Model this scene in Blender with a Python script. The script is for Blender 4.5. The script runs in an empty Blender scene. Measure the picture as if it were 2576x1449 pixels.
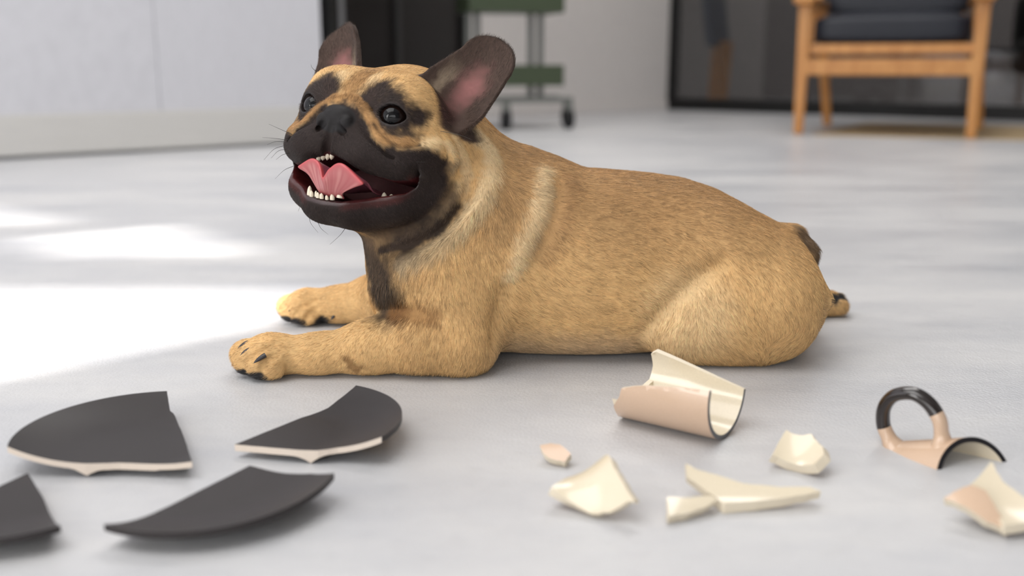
import bpy, bmesh, math, random
import numpy as np
from mathutils import Vector, Matrix

# ------------------------------------------------------------------ camera
scene = bpy.context.scene
COL = scene.collection
CAM_H, CAM_PITCH, FPX = 0.27, math.atan((724.5 - 165.0) / 2504.0), 2504.0
cam_d = bpy.data.cameras.new('camera')
cam = bpy.data.objects.new('camera', cam_d)
COL.objects.link(cam)
cam.location = (0, 0, CAM_H)
cam.rotation_euler = (math.pi / 2 - CAM_PITCH, 0, 0)
cam_d.sensor_width = 36.0
cam_d.lens = FPX / 2576.0 * 36.0
cam_d.clip_start = 0.02
cam_d.dof.use_dof = True
cam_d.dof.focus_distance = 0.875
cam_d.dof.aperture_fstop = 3.2
scene.camera = cam

# ------------------------------------------------------------------ colour management, world, daylight
scene.view_settings.view_transform = 'Standard'
scene.view_settings.look = 'None'
scene.view_settings.gamma = 1.0
scene.view_settings.use_curve_mapping = False
scene.view_settings.exposure = 0.0

scene.cycles.max_bounces = 6
scene.cycles.diffuse_bounces = 3
scene.cycles.glossy_bounces = 3
scene.cycles.transmission_bounces = 4
scene.cycles.caustics_reflective = False
scene.cycles.caustics_refractive = False
scene.cycles.use_denoising = True

world = bpy.data.worlds.new('world')
scene.world = world
world.use_nodes = True
bg = world.node_tree.nodes['Background']
bg.inputs[0].default_value = (0.92, 0.96, 1.0, 1)
bg.inputs[1].default_value = 1.0
# ------------------------------------------------------------------ helpers
_c, _s = math.cos(CAM_PITCH), math.sin(CAM_PITCH)
def at(px, py, Y):
    """point of the plane Y = const that a measured picture position falls on"""
    a, b = (px - 1288.0) / FPX, -(py - 724.5) / FPX
    t = Y / (_c + b * _s)
    return np.array([a * t, Y, CAM_H + t * (-_s + b * _c)])
def atz(px, py, Y, z):
    p = at(px, py, Y); p[2] = z
    return p

def smooth_path(pts, n=6):
    P = np.array(pts, float); P = np.vstack([2 * P[0] - P[1], P, 2 * P[-1] - P[-2]]); out = []
    for i in range(1, len(P) - 2):
        for j in range(n):
            t = j / n; a, b, c, d = P[i - 1], P[i], P[i + 1], P[i + 2]
            out.append(0.5 * ((2 * b) + (c - a) * t + (2 * a - 5 * b + 4 * c - d) * t * t + (3 * b - a - 3 * c + d) * t ** 3))
    out.append(P[-2]); return np.array(out)
def lin(r, g, b):
    f = lambda v: v / 12.92 if v <= 0.04045 else ((v + 0.055) / 1.055) ** 2.4
    return np.array([f(r / 255), f(g / 255), f(b / 255)])
def mesh_np(name, V, Fc, mat=None, parent=None, smooth=True):
    me = bpy.data.meshes.new(name)
    V = np.asarray(V, np.float32); Fc = np.asarray(Fc, np.int32)
    me.vertices.add(len(V)); me.vertices.foreach_set('co', V.ravel())
    k = Fc.shape[1]
    me.loops.add(Fc.size); me.loops.foreach_set('vertex_index', Fc.ravel())
    me.polygons.add(len(Fc)); me.polygons.foreach_set('loop_start', np.arange(0, Fc.size, k, dtype=np.int32))
    me.update(); me.polygons.foreach_set('use_smooth', np.full(len(Fc), smooth)); me.validate(); me.update()
    o = bpy.data.objects.new(name, me); COL.objects.link(o)
    if mat: me.materials.append(mat)
    if parent: o.parent = parent
    return o
def tint_attr(me, C, name='tint', domain='POINT'):
    at_ = me.attributes.new(name, 'FLOAT_COLOR', domain)
    at_.data.foreach_set('color', np.concatenate([C, np.ones((len(C), 1))], 1).astype(np.float32).ravel())
def float_attr(me, v, name):
    at_ = me.attributes.new(name, 'FLOAT', 'POINT'); at_.data.foreach_set('value', np.asarray(v, np.float32))

def attr_mat(name, rough=0.6, spec=0.3, gloss=False, hair=False):
    m = bpy.data.materials.new(name); m.use_nodes = True; nt = m.node_tree; b = nt.nodes['Principled BSDF']
    a = nt.nodes.new('ShaderNodeAttribute'); a.attribute_name = 'tint'
    nt.links.new(a.outputs['Color'], b.inputs['Base Color'])
    b.inputs['Roughness'].default_value = rough; b.inputs['Specular IOR Level'].default_value = spec
    if gloss:
        g = nt.nodes.new('ShaderNodeAttribute'); g.attribute_name = 'gloss'
        mr = nt.nodes.new('ShaderNodeMapRange'); mr.inputs[3].default_value = rough; mr.inputs[4].default_value = 0.12
        nt.links.new(g.outputs['Fac'], mr.inputs[0]); nt.links.new(mr.outputs[0], b.inputs['Roughness'])
        m2 = nt.nodes.new('ShaderNodeMapRange'); m2.inputs[3].default_value = 0.15; m2.inputs[4].default_value = 0.55
        nt.links.new(g.outputs['Fac'], m2.inputs[0]); nt.links.new(m2.outputs[0], b.inputs['Specular IOR Level'])
        nz = nt.nodes.new('ShaderNodeTexNoise'); nz.inputs['Scale'].default_value = 900; bp = nt.nodes.new('ShaderNodeBump'); bp.inputs['Strength'].default_value = 0.25; bp.inputs['Distance'].default_value = 0.0006
        nt.links.new(nz.outputs[0], bp.inputs['Height']); nt.links.new(bp.outputs[0], b.inputs['Normal'])
    return m
def uv_ball(c, r, nu=48, nv=32, axes=None):
    V, Fc = [], []
    for j in range(nv + 1):
        for i in range(nu):
            a, b = 2 * math.pi * i / nu, math.pi * j / nv
            V.append((math.sin(b) * math.cos(a), math.sin(b) * math.sin(a), math.cos(b)))
    for j in range(nv):
        for i in range(nu):
            Fc.append((j * nu + i, (j + 1) * nu + i, (j + 1) * nu + (i + 1) % nu, j * nu + (i + 1) % nu))
    V = np.array(V); r = np.asarray(r) * np.ones(3)
    W = V * r
    if axes is not None: W = W @ np.asarray(axes).T
    return W + c, np.array(Fc), V
def plain(name, rgb, rough, spec=0.5, coat=0.0):
    m = bpy.data.materials.new(name); m.use_nodes = True; b = m.node_tree.nodes['Principled BSDF']
    b.inputs['Base Color'].default_value = (*lin(*rgb), 1); b.inputs['Roughness'].default_value = rough; b.inputs['Specular IOR Level'].default_value = spec
    b.inputs['Coat Weight'].default_value = coat
    nz = m.node_tree.nodes.new('ShaderNodeTexNoise'); nz.inputs['Scale'].default_value = 60
    mx = m.node_tree.nodes.new('ShaderNodeMix'); mx.data_type = 'RGBA'; mx.inputs['A'].default_value = (*lin(*rgb), 1); mx.inputs['B'].default_value = (*(lin(*rgb) * 0.86), 1)
    m.node_tree.links.new(nz.outputs[0], mx.inputs['Factor']); m.node_tree.links.new(mx.outputs['Result'], b.inputs['Base Color'])
    return m
def spike(name, base, tip, r, mat, bend=(0, 0, 0), flat=1.0, blunt=0.3, parent=None, n=10, m=7):
    base, tip, bend = np.array(base, float), np.array(tip, float), np.array(bend, float)
    ax = tip - base; L = np.linalg.norm(ax); ax /= L
    s1 = np.cross(ax, [0.31, 0.2, 0.93]); s1 /= np.linalg.norm(s1); s2 = np.cross(ax, s1)
    V, Fc = [], []
    for j in range(m + 1):
        t = j / m
        rr = r * (1 - t ** (1.2 + 2.5 * blunt)) ** 0.75 if j < m else r * 0.02
        c = base + ax * L * t + bend * (t * t)
        for i in range(n):
            a = 2 * math.pi * i / n
            V.append(c + rr * (math.cos(a) * s1 + flat * math.sin(a) * s2))
    for j in range(m):
        for i in range(n): Fc.append((j * n + i, j * n + (i + 1) % n, (j + 1) * n + (i + 1) % n, (j + 1) * n + i))
    return mesh_np(name, V, Fc, mat, parent)
def tube(name, P, r0, r1, mat, parent=None, n=6):
    P = np.array(P, float); V, Fc = [], []
    for j in range(len(P)):
        ax = P[min(j + 1, len(P) - 1)] - P[max(j - 1, 0)]; ax /= np.linalg.norm(ax)
        s1 = np.cross(ax, [0.3, 0.5, 0.81]); s1 /= np.linalg.norm(s1); s2 = np.cross(ax, s1)
        r = r0 + (r1 - r0) * j / (len(P) - 1)
        for i in range(n):
            a = 2 * math.pi * i / n; V.append(P[j] + r * (math.cos(a) * s1 + math.sin(a) * s2))
    for j in range(len(P) - 1):
        for i in range(n): Fc.append((j * n + i, j * n + (i + 1) % n, (j + 1) * n + (i + 1) % n, (j + 1) * n + i))
    return mesh_np(name, V, Fc, mat, parent)

def thing(name, label, cat, loc=(0, 0, 0), group=None):
    o = bpy.data.objects.new(name, None); COL.objects.link(o); o.location = loc
    o.empty_display_size = 0.05
    o['label'] = label; o['category'] = cat
    if group: o['group'] = group
    return o
def child(o, parent):
    o.parent = parent; o.matrix_parent_inverse = Matrix.Translation(-Vector(parent.location))
    return o
def box(name, size, centre, mat, parent=None, rz=0.0, bevel=0.0, taper=1.0, shear=(0, 0)):
    """bevelled box; taper scales the lower end, shear moves the lower end sideways"""
    bm = bmesh.new(); bmesh.ops.create_cube(bm, size=1.0)
    for v in bm.verts:
        lowz = v.co.z < 0
        v.co.x *= size[0] * (taper if lowz else 1); v.co.y *= size[1] * (taper if lowz else 1); v.co.z *= size[2]
        if lowz: v.co.x += shear[0]; v.co.y += shear[1]
    if bevel: bmesh.ops.bevel(bm, geom=bm.edges[:], offset=bevel, segments=2, affect='EDGES', profile=0.6)
    bmesh.ops.rotate(bm, verts=bm.verts, cent=(0, 0, 0), matrix=Matrix.Rotation(rz, 3, 'Z'))
    bmesh.ops.translate(bm, verts=bm.verts, vec=centre)
    me = bpy.data.meshes.new(name); bm.to_mesh(me); bm.free(); me.materials.append(mat)
    o = bpy.data.objects.new(name, me); COL.objects.link(o)
    if parent: child(o, parent)
    return o
# ================================================================== daylight and added fill
SUN_AZ, SUN_EL = math.radians(45), math.radians(28)
_sd = Vector((math.cos(SUN_AZ) * math.cos(SUN_EL), math.sin(SUN_AZ) * math.cos(SUN_EL), -math.sin(SUN_EL)))
sl_ = bpy.data.lights.new('sun', 'SUN'); sl_.energy = 7.5; sl_.angle = math.radians(0.53); sl_.color = (1.0, 0.96, 0.90)
sun = bpy.data.objects.new('sun', sl_); COL.objects.link(sun); sun.rotation_euler = _sd.to_track_quat('-Z', 'Y').to_euler(); sun.location = (-6, -6, 5)
def area_light(name, cx, cz, w, h, power, col=(1.0, 0.985, 0.96), y=-2.14):
    l = bpy.data.lights.new(name, 'AREA'); l.shape = 'RECTANGLE'; l.size = w; l.size_y = h; l.energy = power; l.color = col
    o = bpy.data.objects.new(name, l); COL.objects.link(o); o.location = (cx, y, cz); o.rotation_euler = (math.radians(90), 0, 0)
    return o
area_light('window_light_tall', -4.70, 1.44, 2.5, 2.2, 135)
area_light('fill_light_low', -0.70, 1.00, 3.4, 1.2, 29)  # added frontal fill for the dog, set in an invented low opening
sk = bpy.data.lights.new('fill_light_top', 'AREA'); sk.shape = 'RECTANGLE'; sk.size = 3.2; sk.size_y = 2.6; sk.energy = 80; sk.color = (1.0, 0.99, 0.97)  # added overhead fill; the ceiling has no opening here
sko = bpy.data.objects.new('fill_light_top', sk); COL.objects.link(sko); sko.location = (-1.6, 0.2, 3.27)
sk2 = bpy.data.lights.new('fill_light_rear', 'AREA'); sk2.shape = 'RECTANGLE'; sk2.size = 2.6; sk2.size_y = 1.8; sk2.energy = 76; sk2.color = (1.0, 0.98, 0.96)  # second overhead fill, added to brighten the back wall
sko2 = bpy.data.objects.new('fill_light_rear', sk2); COL.objects.link(sko2); sko2.location = (0.6, 3.6, 3.27)

# ================================================================== the room
def floor_mat():
    m = bpy.data.materials.new('white_painted_floor'); m.use_nodes = True; nt = m.node_tree; b = nt.nodes['Principled BSDF']
    tc = nt.nodes.new('ShaderNodeTexCoord'); mp = nt.nodes.new('ShaderNodeMapping'); mp.inputs['Scale'].default_value = (0.55, 1.6, 1)
    n1 = nt.nodes.new('ShaderNodeTexNoise'); n1.inputs['Scale'].default_value = 3.0; n1.inputs['Detail'].default_value = 6; n1.inputs['Roughness'].default_value = 0.65
    n2 = nt.nodes.new('ShaderNodeTexNoise'); n2.inputs['Scale'].default_value = 55; n2.inputs['Detail'].default_value = 4
    n3 = nt.nodes.new('ShaderNodeTexNoise'); n3.inputs['Scale'].default_value = 380; n3.inputs['Detail'].default_value = 3
    L = nt.links.new
    L(tc.outputs['Object'], mp.inputs['Vector']); L(mp.outputs[0], n1.inputs['Vector']); L(tc.outputs['Object'], n2.inputs['Vector']); L(tc.outputs['Object'], n3.inputs['Vector'])
    cr = nt.nodes.new('ShaderNodeValToRGB'); cr.color_ramp.elements[0].position = 0.36; cr.color_ramp.elements[1].position = 0.62
    cr.color_ramp.elements[0].color = (*lin(184, 185, 189), 1); cr.color_ramp.elements[1].color = (*lin(203, 202, 202), 1)
    L(n1.outputs[0], cr.inputs[0])
    c2 = nt.nodes.new('ShaderNodeValToRGB'); c2.color_ramp.elements[0].position = 0.30; c2.color_ramp.elements[1].position = 0.5
    c2.color_ramp.elements[0].color = (0.93, 0.93, 0.935, 1); c2.color_ramp.elements[1].color = (1, 1, 1, 1); L(n2.outputs[0], c2.inputs[0])
    mx = nt.nodes.new('ShaderNodeMix'); mx.data_type = 'RGBA'; mx.blend_type = 'MULTIPLY'; mx.inputs['Factor'].default_value = 0.5
    L(cr.outputs[0], mx.inputs['A']); L(c2.outputs[0], mx.inputs['B']); L(mx.outputs['Result'], b.inputs['Base Color'])
    mr = nt.nodes.new('ShaderNodeMapRange'); mr.inputs[1].default_value = 0.35; mr.inputs[2].default_value = 0.65; mr.inputs[3].default_value = 0.28; mr.inputs[4].default_value = 0.48
    L(n1.outputs[0], mr.inputs[0]); L(mr.outputs[0], b.inputs['Roughness']); b.inputs['Specular IOR Level'].default_value = 0.45
    ad = nt.nodes.new('ShaderNodeMath'); ad.operation = 'ADD'; L(n2.outputs[0], ad.inputs[0]); L(n3.outputs[0], ad.inputs[1])
    bp = nt.nodes.new('ShaderNodeBump'); bp.inputs['Strength'].default_value = 0.22; bp.inputs['Distance'].default_value = 0.002; L(ad.outputs[0], bp.inputs['Height']); L(bp.outputs[0], b.inputs['Normal'])
    return m
def struct(o): o['kind'] = 'structure'; return o
M_WALL = plain('wall_paint', (208, 208, 214), 0.6, 0.3)
M_BASE = plain('baseboard_paint', (206, 204, 201), 0.5, 0.3)
M_WALLB = plain('back_wall_paint', (222, 217, 214), 0.7, 0.2)
M_CEIL = plain('ceiling_paint', (225, 225, 225), 0.8, 0.2)
M_BLACK = plain('black_metal', (14, 13, 13), 0.4, 0.4)
M_DOOR = plain('dark_brown_door', (15, 9, 8), 0.45, 0.2)
M_STEEL = plain('grey_steel', (120, 120, 122), 0.35, 0.5)
struct(box('floor', (14, 13, 0.1), (0, 3.6, -0.05), floor_mat()))
struct(box('ceiling', (14, 12.3, 0.1), (0, 3.95, 3.35), M_CEIL))
# left wall: runs from near left to the corner by the dark doorway
WA, WB = np.array([-1.504, 2.935]), np.array([-0.674, 3.618])
wd = (WB - WA) / np.linalg.norm(WB - WA); wn = np.array([-wd[1], wd[0]])           # wn points away from the camera
def along(p, t, n=0.0, z=0.0):
    q = p + wd * t + wn * n; return (q[0], q[1], z)
ang = math.atan2(wd[1], wd[0])
t_end = np.linalg.norm(WB - WA)
t_seam = 0.487
wl = struct(box('wall_left', (8.6, 0.12, 3.3), along(WA, t_end - 4.3 - 0.012, 0.075, 1.65), M_WALL, None, ang))
wl['label'] = 'white panelled wall on the left'
for a_, b_ in ((-2.4, t_seam - 0.0009), (t_seam + 0.0009, t_end)):
    p_ = box('wall_panel', (b_ - a_, 0.016, 3.2), along(WA, (a_ + b_) / 2, 0.006, 0.128 + 1.6), M_WALL, wl, ang, 0.002)
bb = struct(box('baseboard_left', (8.6, 0.03, 0.118), along(WA, t_end - 4.3, -0.008, 0.069), M_BASE, None, ang, 0.004))
# dark doorway between the left wall and the back wall
DA, DB = np.array([-0.660, 3.70]), np.array([-0.235, 5.24])
dd = DB - DA; dl = np.linalg.norm(dd); dang = math.atan2(dd[1], dd[0])
d1 = bpy.data.objects.new('door_1', None); COL.objects.link(d1); d1.location = (DA[0], DA[1], 0); d1['kind'] = 'structure'
d1['label'] = 'dark brown door in a black frame beside the left wall'
def on_door(t, z, n=0.0):
    q = DA + dd * t + n * np.array([-dd[1], dd[0]]) / dl; return (q[0], q[1], z)
box('door_leaf', (dl * 0.89, 0.04, 2.1), on_door(0.53, 1.07, 0.03), M_DOOR, d1, dang, 0.003)
box('door_frame', (dl * 0.045, 0.07, 2.2), on_door(0.015, 1.1, 0.02), M_BLACK, d1, dang, 0.004)
box('door_frame', (dl * 0.04, 0.07, 2.2), on_door(0.985, 1.1, 0.02), M_BLACK, d1, dang, 0.004)
box('edge_strip', (0.06, 0.012, 2.1), on_door(0.062, 1.07, 0.0), M_STEEL, d1, dang, 0.002)
box('door_stile', (0.05, 0.02, 2.1), on_door(0.42, 1.07, 0.004), M_BLACK, d1, dang, 0.003)
struct(box('trim_1', (dl, 0.06, 1.2), on_door(0.5, 2.7, 0.03), M_WALLB, None, dang))
# back wall
BA, BB = np.array([-0.235, 5.20]), np.array([0.977, 6.335])
bd = (BB - BA) / np.linalg.norm(BB - BA); bl = np.linalg.norm(BB - BA)
q = (BA + BB) / 2 + 0.06 * np.array([-bd[1], bd[0]])
wb = struct(box('wall_back', (bl + 0.02, 0.12, 3.3), (q[0], q[1], 1.65), M_WALLB, None, math.atan2(bd[1], bd[0])))
q = (BA + BB) / 2 - 0.006 * np.array([-bd[1], bd[0]])
struct(box('baseboard_back', (bl, 0.014, 0.05), (q[0], q[1], 0.025), M_WALLB, None, math.atan2(bd[1], bd[0]), 0.003))
# glass partition
GA, GB = np.array([0.985, 6.335]), np.array([2.545, 5.01])
gd = (GB - GA) / np.linalg.norm(GB - GA); gn = np.array([-gd[1], gd[0]]); gang = math.atan2(gd[1], gd[0])    # gn points away from the camera
def on_glass(t, z, n=0.0):
    q = GA + gd * t + gn * n; return (q[0], q[1], z)
def glass_mat():
    m = bpy.data.materials.new('partition_glass'); m.use_nodes = True; nt = m.node_tree; nt.nodes.remove(nt.nodes['Principled BSDF'])
    tr = nt.nodes.new('ShaderNodeBsdfTransparent'); tr.inputs[0].default_value = (0.62, 0.62, 0.62, 1)
    gl = nt.nodes.new('ShaderNodeBsdfGlossy'); gl.inputs['Roughness'].default_value = 0.03; gl.inputs[0].default_value = (0.9, 0.9, 0.9, 1)
    fr = nt.nodes.new('ShaderNodeFresnel'); fr.inputs[0].default_value = 1.6
    mx = nt.nodes.new('ShaderNodeMixShader'); nt.links.new(fr.outputs[0], mx.inputs[0]); nt.links.new(tr.outputs[0], mx.inputs[1]); nt.links.new(gl.outputs[0], mx.inputs[2])
    nt.links.new(mx.outputs[0], nt.nodes['Material Output'].inputs[0]); return m
gp = bpy.data.objects.new('window_1', None); COL.objects.link(gp); gp.location = (GA[0], GA[1], 0); gp['kind'] = 'structure'
gp['label'] = 'glass partition in a black metal frame behind the wooden armchair'
M_GLASS = glass_mat()
GL = 5.2
box('pane', (2.55, 0.008, 2.8), on_glass(1.30, 1.44), M_GLASS, gp, gang)
box('pane', (2.55, 0.008, 2.8), on_glass(3.90, 1.44), M_GLASS, gp, gang)
box('rail', (GL, 0.05, 0.075), on_glass(GL / 2, 0.0375), M_BLACK, gp, gang, 0.004)
box('rail', (GL, 0.05, 0.08), on_glass(GL / 2, 2.85), M_BLACK, gp, gang, 0.004)
for t in (0.02, 2.60, GL): box('post', (0.05, 0.05, 2.9), on_glass(t, 1.45), M_BLACK, gp, gang, 0.004)
struct(box('trim_2', (GL, 0.1, 0.45), on_glass(GL / 2, 3.11), M_WALLB, None, gang))
# the dim room behind the glass
M_DIM = plain('grey_back_room', (150, 145, 144), 0.7, 0.2)
M_DIM2 = plain('grey_green_wall', (150, 154, 150), 0.7, 0.2)
bl_ = bpy.data.lights.new('fill_light_back', 'AREA'); bl_.size = 1.2; bl_.energy = 70; bl_.color = (1.0, 0.97, 0.94)  # added fill to lift the room behind the glass
blo = bpy.data.objects.new('fill_light_back', bl_); COL.objects.link(blo); blo.location = (3.0, 6.3, 3.2)
struct(box('wall_far', (4.2, 0.1, 3.3), (2.15, 7.55, 1.65), M_DIM, None, math.radians(-12)))
struct(box('wall_far_right', (4.5, 0.1, 3.3), (6.0, 6.6, 1.65), M_DIM2, None, math.radians(-14)))
# walls behind the camera: unseen window openings, cut so the sun patches fall on the floor
M_IN = plain('inner_wall_paint', (216, 214, 212), 0.7, 0.2)
from mathutils.geometry import delaunay_2d_cdt
HOLES = [[(-6.00, 0.3), (-3.48, 0.3), (-3.48, 2.58), (-6.00, 2.58)],
         [(-3.97, 2.725), (-4.54, 2.965), (-4.60, 2.835), (-4.26, 2.715)],
         [(-4.34, 2.715), (-4.74, 2.845), (-4.74, 2.715)],
         [(-4.68, 2.965), (-5.30, 3.16), (-5.30, 2.98), (-4.98, 2.90)],
         [(-2.45, 0.35), (1.05, 0.35), (1.05, 1.60), (-2.45, 1.60)]]  # last opening is invented, it holds the low frontal fill
def wall_with_holes(name, y, x0, x1, z0, z1, holes, th, mat):
    vs = [(x0, z0), (x1, z0), (x1, z1), (x0, z1)]; ed = [(0, 1), (1, 2), (2, 3), (3, 0)]
    for h in holes:
        b = len(vs); vs += h; ed += [(b + i, b + (i + 1) % len(h)) for i in range(len(h))]
    v2, e2, f2, *_ = delaunay_2d_cdt([Vector(v) for v in vs], ed, [], 0, 1e-6)
    def inside(p, h):
        c = False
        for i in range(len(h)):
            (ax, ay), (bx, by) = h[i], h[i - 1]
            if (ay > p[1]) != (by > p[1]) and p[0] < (bx - ax) * (p[1] - ay) / (by - ay) + ax: c = not c
        return c
    V, Fc = [], []; n = len(v2)
    V = [(p.x, y, p.y) for p in v2] + [(p.x, y - th, p.y) for p in v2]
    for f in f2:
        c = sum((v2[i] for i in f), Vector((0, 0))) / len(f)
        if any(inside(c, h) for h in holes): continue
        Fc.append(list(f)); Fc.append([i + n for i in reversed(f)])
    me = bpy.data.meshes.new(name); me.from_pydata(V, [], Fc); me.materials.append(mat)
    o = bpy.data.objects.new(name, me); COL.objects.link(o); return struct(o)
wall_with_holes('wall_front', -2.2, -7.9, 7.0, 0.0, 3.3, HOLES, 0.02, M_IN)
struct(box('wall_right', (0.1, 11.0, 3.3), (5.2, 3.2, 1.65), M_IN))

# ================================================================== furniture
def wood_mat(name, a, b):
    m = bpy.data.materials.new(name); m.use_nodes = True; nt = m.node_tree; bs = nt.nodes['Principled BSDF']; bs.inputs['Roughness'].default_value = 0.4
    tc = nt.nodes.new('ShaderNodeTexCoord'); mp = nt.nodes.new('ShaderNodeMapping'); mp.inputs['Scale'].default_value = (18, 18, 2.5)
    nz = nt.nodes.new('ShaderNodeTexNoise'); nz.inputs['Scale'].default_value = 2.0; nz.inputs['Detail'].default_value = 5; nz.inputs['Distortion'].default_value = 0.8
    cr = nt.nodes.new('ShaderNodeValToRGB'); cr.color_ramp.elements[0].color = (*lin(*a), 1); cr.color_ramp.elements[1].color = (*lin(*b), 1)
    cr.color_ramp.elements[0].position = 0.3; cr.color_ramp.elements[1].position = 0.7
    L = nt.links.new; L(tc.outputs['Object'], mp.inputs[0]); L(mp.outputs[0], nz.inputs['Vector']); L(nz.outputs[0], cr.inputs[0]); L(cr.outputs[0], bs.inputs['Base Color'])
    return m
M_WOOD = wood_mat('warm_oak', (176, 116, 56), (204, 146, 82))
M_NAVY = plain('navy_leather', (27, 30, 40), 0.5, 0.35)
def cushion(name, size, centre, rz, mat, parent, puff=0.02, tiltx=0.0):
    bm = bmesh.new(); bmesh.ops.create_cube(bm, size=1.0); bmesh.ops.subdivide_edges(bm, edges=bm.edges[:], cuts=9, use_grid_fill=True)
    for v in bm.verts:
        x, y, z = v.co * 2
        r = lambda a: math.copysign(abs(a) ** 0.8, a)
        ex = (1 - abs(x) ** 4) * (1 - abs(y) ** 4)
        k = 1 - 0.04 * (abs(x) ** 6 * abs(y) ** 6 + abs(y) ** 6 * abs(z) ** 6 + abs(x) ** 6 * abs(z) ** 6)
        v.co.x *= size[0] * k; v.co.y *= size[1] * k; v.co.z = v.co.z * size[2] * (0.86 + 0.14 * ex) * k + (puff * ex * (1 if z > 0.9 else 0))
    bmesh.ops.rotate(bm, verts=bm.verts, cent=(0, 0, 0), matrix=Matrix.Rotation(rz, 3, 'Z') @ Matrix.Rotation(tiltx, 3, 'X'))
    bmesh.ops.translate(bm, verts=bm.verts, vec=centre)
    for f in bm.faces: f.smooth = True
    me = bpy.data.meshes.new(name); bm.to_mesh(me); bm.free(); me.materials.append(mat)
    o = bpy.data.objects.new(name, me); COL.objects.link(o); child(o, parent); return o
# armchair: local frame, x along the front, y to the back
CFL, CFR = np.array([1.151, 4.043]), np.array([1.735, 3.800])
cd = (CFR - CFL) / np.linalg.norm(CFR - CFL); cw = np.linalg.norm(CFR - CFL); cn = np.array([-cd[1], cd[0]]); cang = math.atan2(cd[1], cd[0])
def on_chair(x, y, z):
    q = CFL + cd * x + cn * y; return (q[0], q[1], z + 0.0024)
chair = thing('armchair', 'oak armchair with dark navy leather cushions in front of the glass partition', 'chair', on_chair(cw / 2, 0.33, 0))
for x, sx in ((0.0, 1), (cw, -1)):
    box('leg', (0.050, 0.044, 0.50), on_chair(x, 0.0, 0.25), M_WOOD, chair, cang, 0.006, 0.72, (0, 0))
    box('leg', (0.050, 0.046, 0.52), on_chair(x, 0.54, 0.26), M_WOOD, chair, cang, 0.006, 0.72, (cn[0] * 0.13, cn[1] * 0.13))
    box('armrest', (0.078, 0.72, 0.030), on_chair(x, 0.27, 0.515), M_WOOD, chair, cang, 0.010)
    box('side_rail', (0.026, 0.52, 0.075), on_chair(x, 0.27, 0.27), M_WOOD, chair, cang, 0.005)
box('front_rail', (cw - 0.03, 0.028, 0.062), on_chair(cw / 2, -0.004, 0.262), M_WOOD, chair, cang, 0.005)
box('seat_slat', (cw - 0.03, 0.040, 0.040), on_chair(cw / 2, 0.020, 0.330), M_WOOD, chair, cang, 0.006)
box('back_rail', (cw - 0.03, 0.028, 0.060), on_chair(cw / 2, 0.55, 0.262), M_WOOD, chair, cang, 0.005)
for i in range(4): box('seat_slat', (cw - 0.05, 0.06, 0.014), on_chair(cw / 2, 0.12 + 0.12 * i, 0.322), M_WOOD, chair, cang, 0.003)
for x in (0.02, cw - 0.02): box('back_post', (0.034, 0.04, 0.52), on_chair(x, 0.655, 0.62), M_WOOD, chair, cang, 0.006, 1.0, (-cn[0] * 0.15, -cn[1] * 0.15))
box('top_rail', (cw, 0.03, 0.06), on_chair(cw / 2, 0.74, 0.86), M_WOOD, chair, cang, 0.008)
cushion('seat_cushion', (cw - 0.055, 0.60, 0.115), on_chair(cw / 2, 0.295, 0.404), cang, M_NAVY, chair, 0.018)
cushion('back_cushion', (cw - 0.060, 0.12, 0.50), on_chair(cw / 2, 0.585, 0.690), cang, M_NAVY, chair, 0.0, math.radians(-14))
# rug
M_RUG = plain('beige_rug', (196, 174, 140), 0.95, 0.1)
RV = [on_chair(0.06, -0.05, 0), on_chair(2.1, -0.05, 0), on_chair(2.1, 0.95, 0), on_chair(0.20, 0.95, 0)]
bm = bmesh.new(); vs = [bm.verts.new((v[0], v[1], 0.0002)) for v in RV]; f = bm.faces.new(vs); r_ = bmesh.ops.extrude_face_region(bm, geom=[f])
bmesh.ops.translate(bm, verts=[g for g in r_['geom'] if isinstance(g, bmesh.types.BMVert)], vec=(0, 0, 0.002)); bmesh.ops.recalc_face_normals(bm, faces=bm.faces[:])
me = bpy.data.meshes.new('rug'); bm.to_mesh(me); bm.free(); me.materials.append(M_RUG)
rug = bpy.data.objects.new('rug', me); COL.objects.link(rug); rug['label'] = 'flat beige rug under the right side of the armchair'; rug['category'] = 'rug'
# trolley
M_GREEN = plain('green_metal', (66, 76, 57), 0.45, 0.4)
M_POLE = plain('grey_pole', (112, 114, 110), 0.35, 0.5)
M_RUBBER = plain('black_rubber', (30, 30, 32), 0.6, 0.3)
TA, TB = np.array([-0.175, 4.27]), np.array([0.255, 4.40])
td = (TB - TA) / np.linalg.norm(TB - TA); tl = np.linalg.norm(TB - TA); tn = np.array([-td[1], td[0]]); tang = math.atan2(td[1], td[0])
def on_cart(x, y, z):
    q = TA + td * x + tn * y; return (q[0], q[1], z)
cart = thing('trolley', 'green metal trolley on black castors against the back wall', 'trolley', on_cart(tl / 2, 0.15, 0))
def tray(z0, h, x1):
    t = box('tray', (x1, 0.22, 0.006), on_cart(x1 / 2, 0.11, z0 + 0.003), M_GREEN, cart, tang, 0.002)
    for y in (0.0, 0.22): child(box('tray_side', (x1, 0.006, h), on_cart(x1 / 2, y, z0 + h / 2), M_GREEN, None, tang, 0.002), t)
    for x in (0.0, x1): child(box('tray_end', (0.006, 0.22, h), on_cart(x, 0.11, z0 + h / 2), M_GREEN, None, tang, 0.002), t)
tray(0.185, 0.088, tl - 0.035); tray(0.490, 0.110, tl - 0.035)
def vtube(name, p0, p1, r, mat, parent, n=14):
    o = tube(name, [p0, (np.array(p0) + np.array(p1)) / 2, p1], r, r, mat, None, n); child(o, parent); return o
for x in (0.020, 0.060, 0.300, 0.345):
    vtube('pole', on_cart(x, 0.11, 0.125), on_cart(x, 0.11, 0.75), 0.0145, M_POLE, cart)
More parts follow.
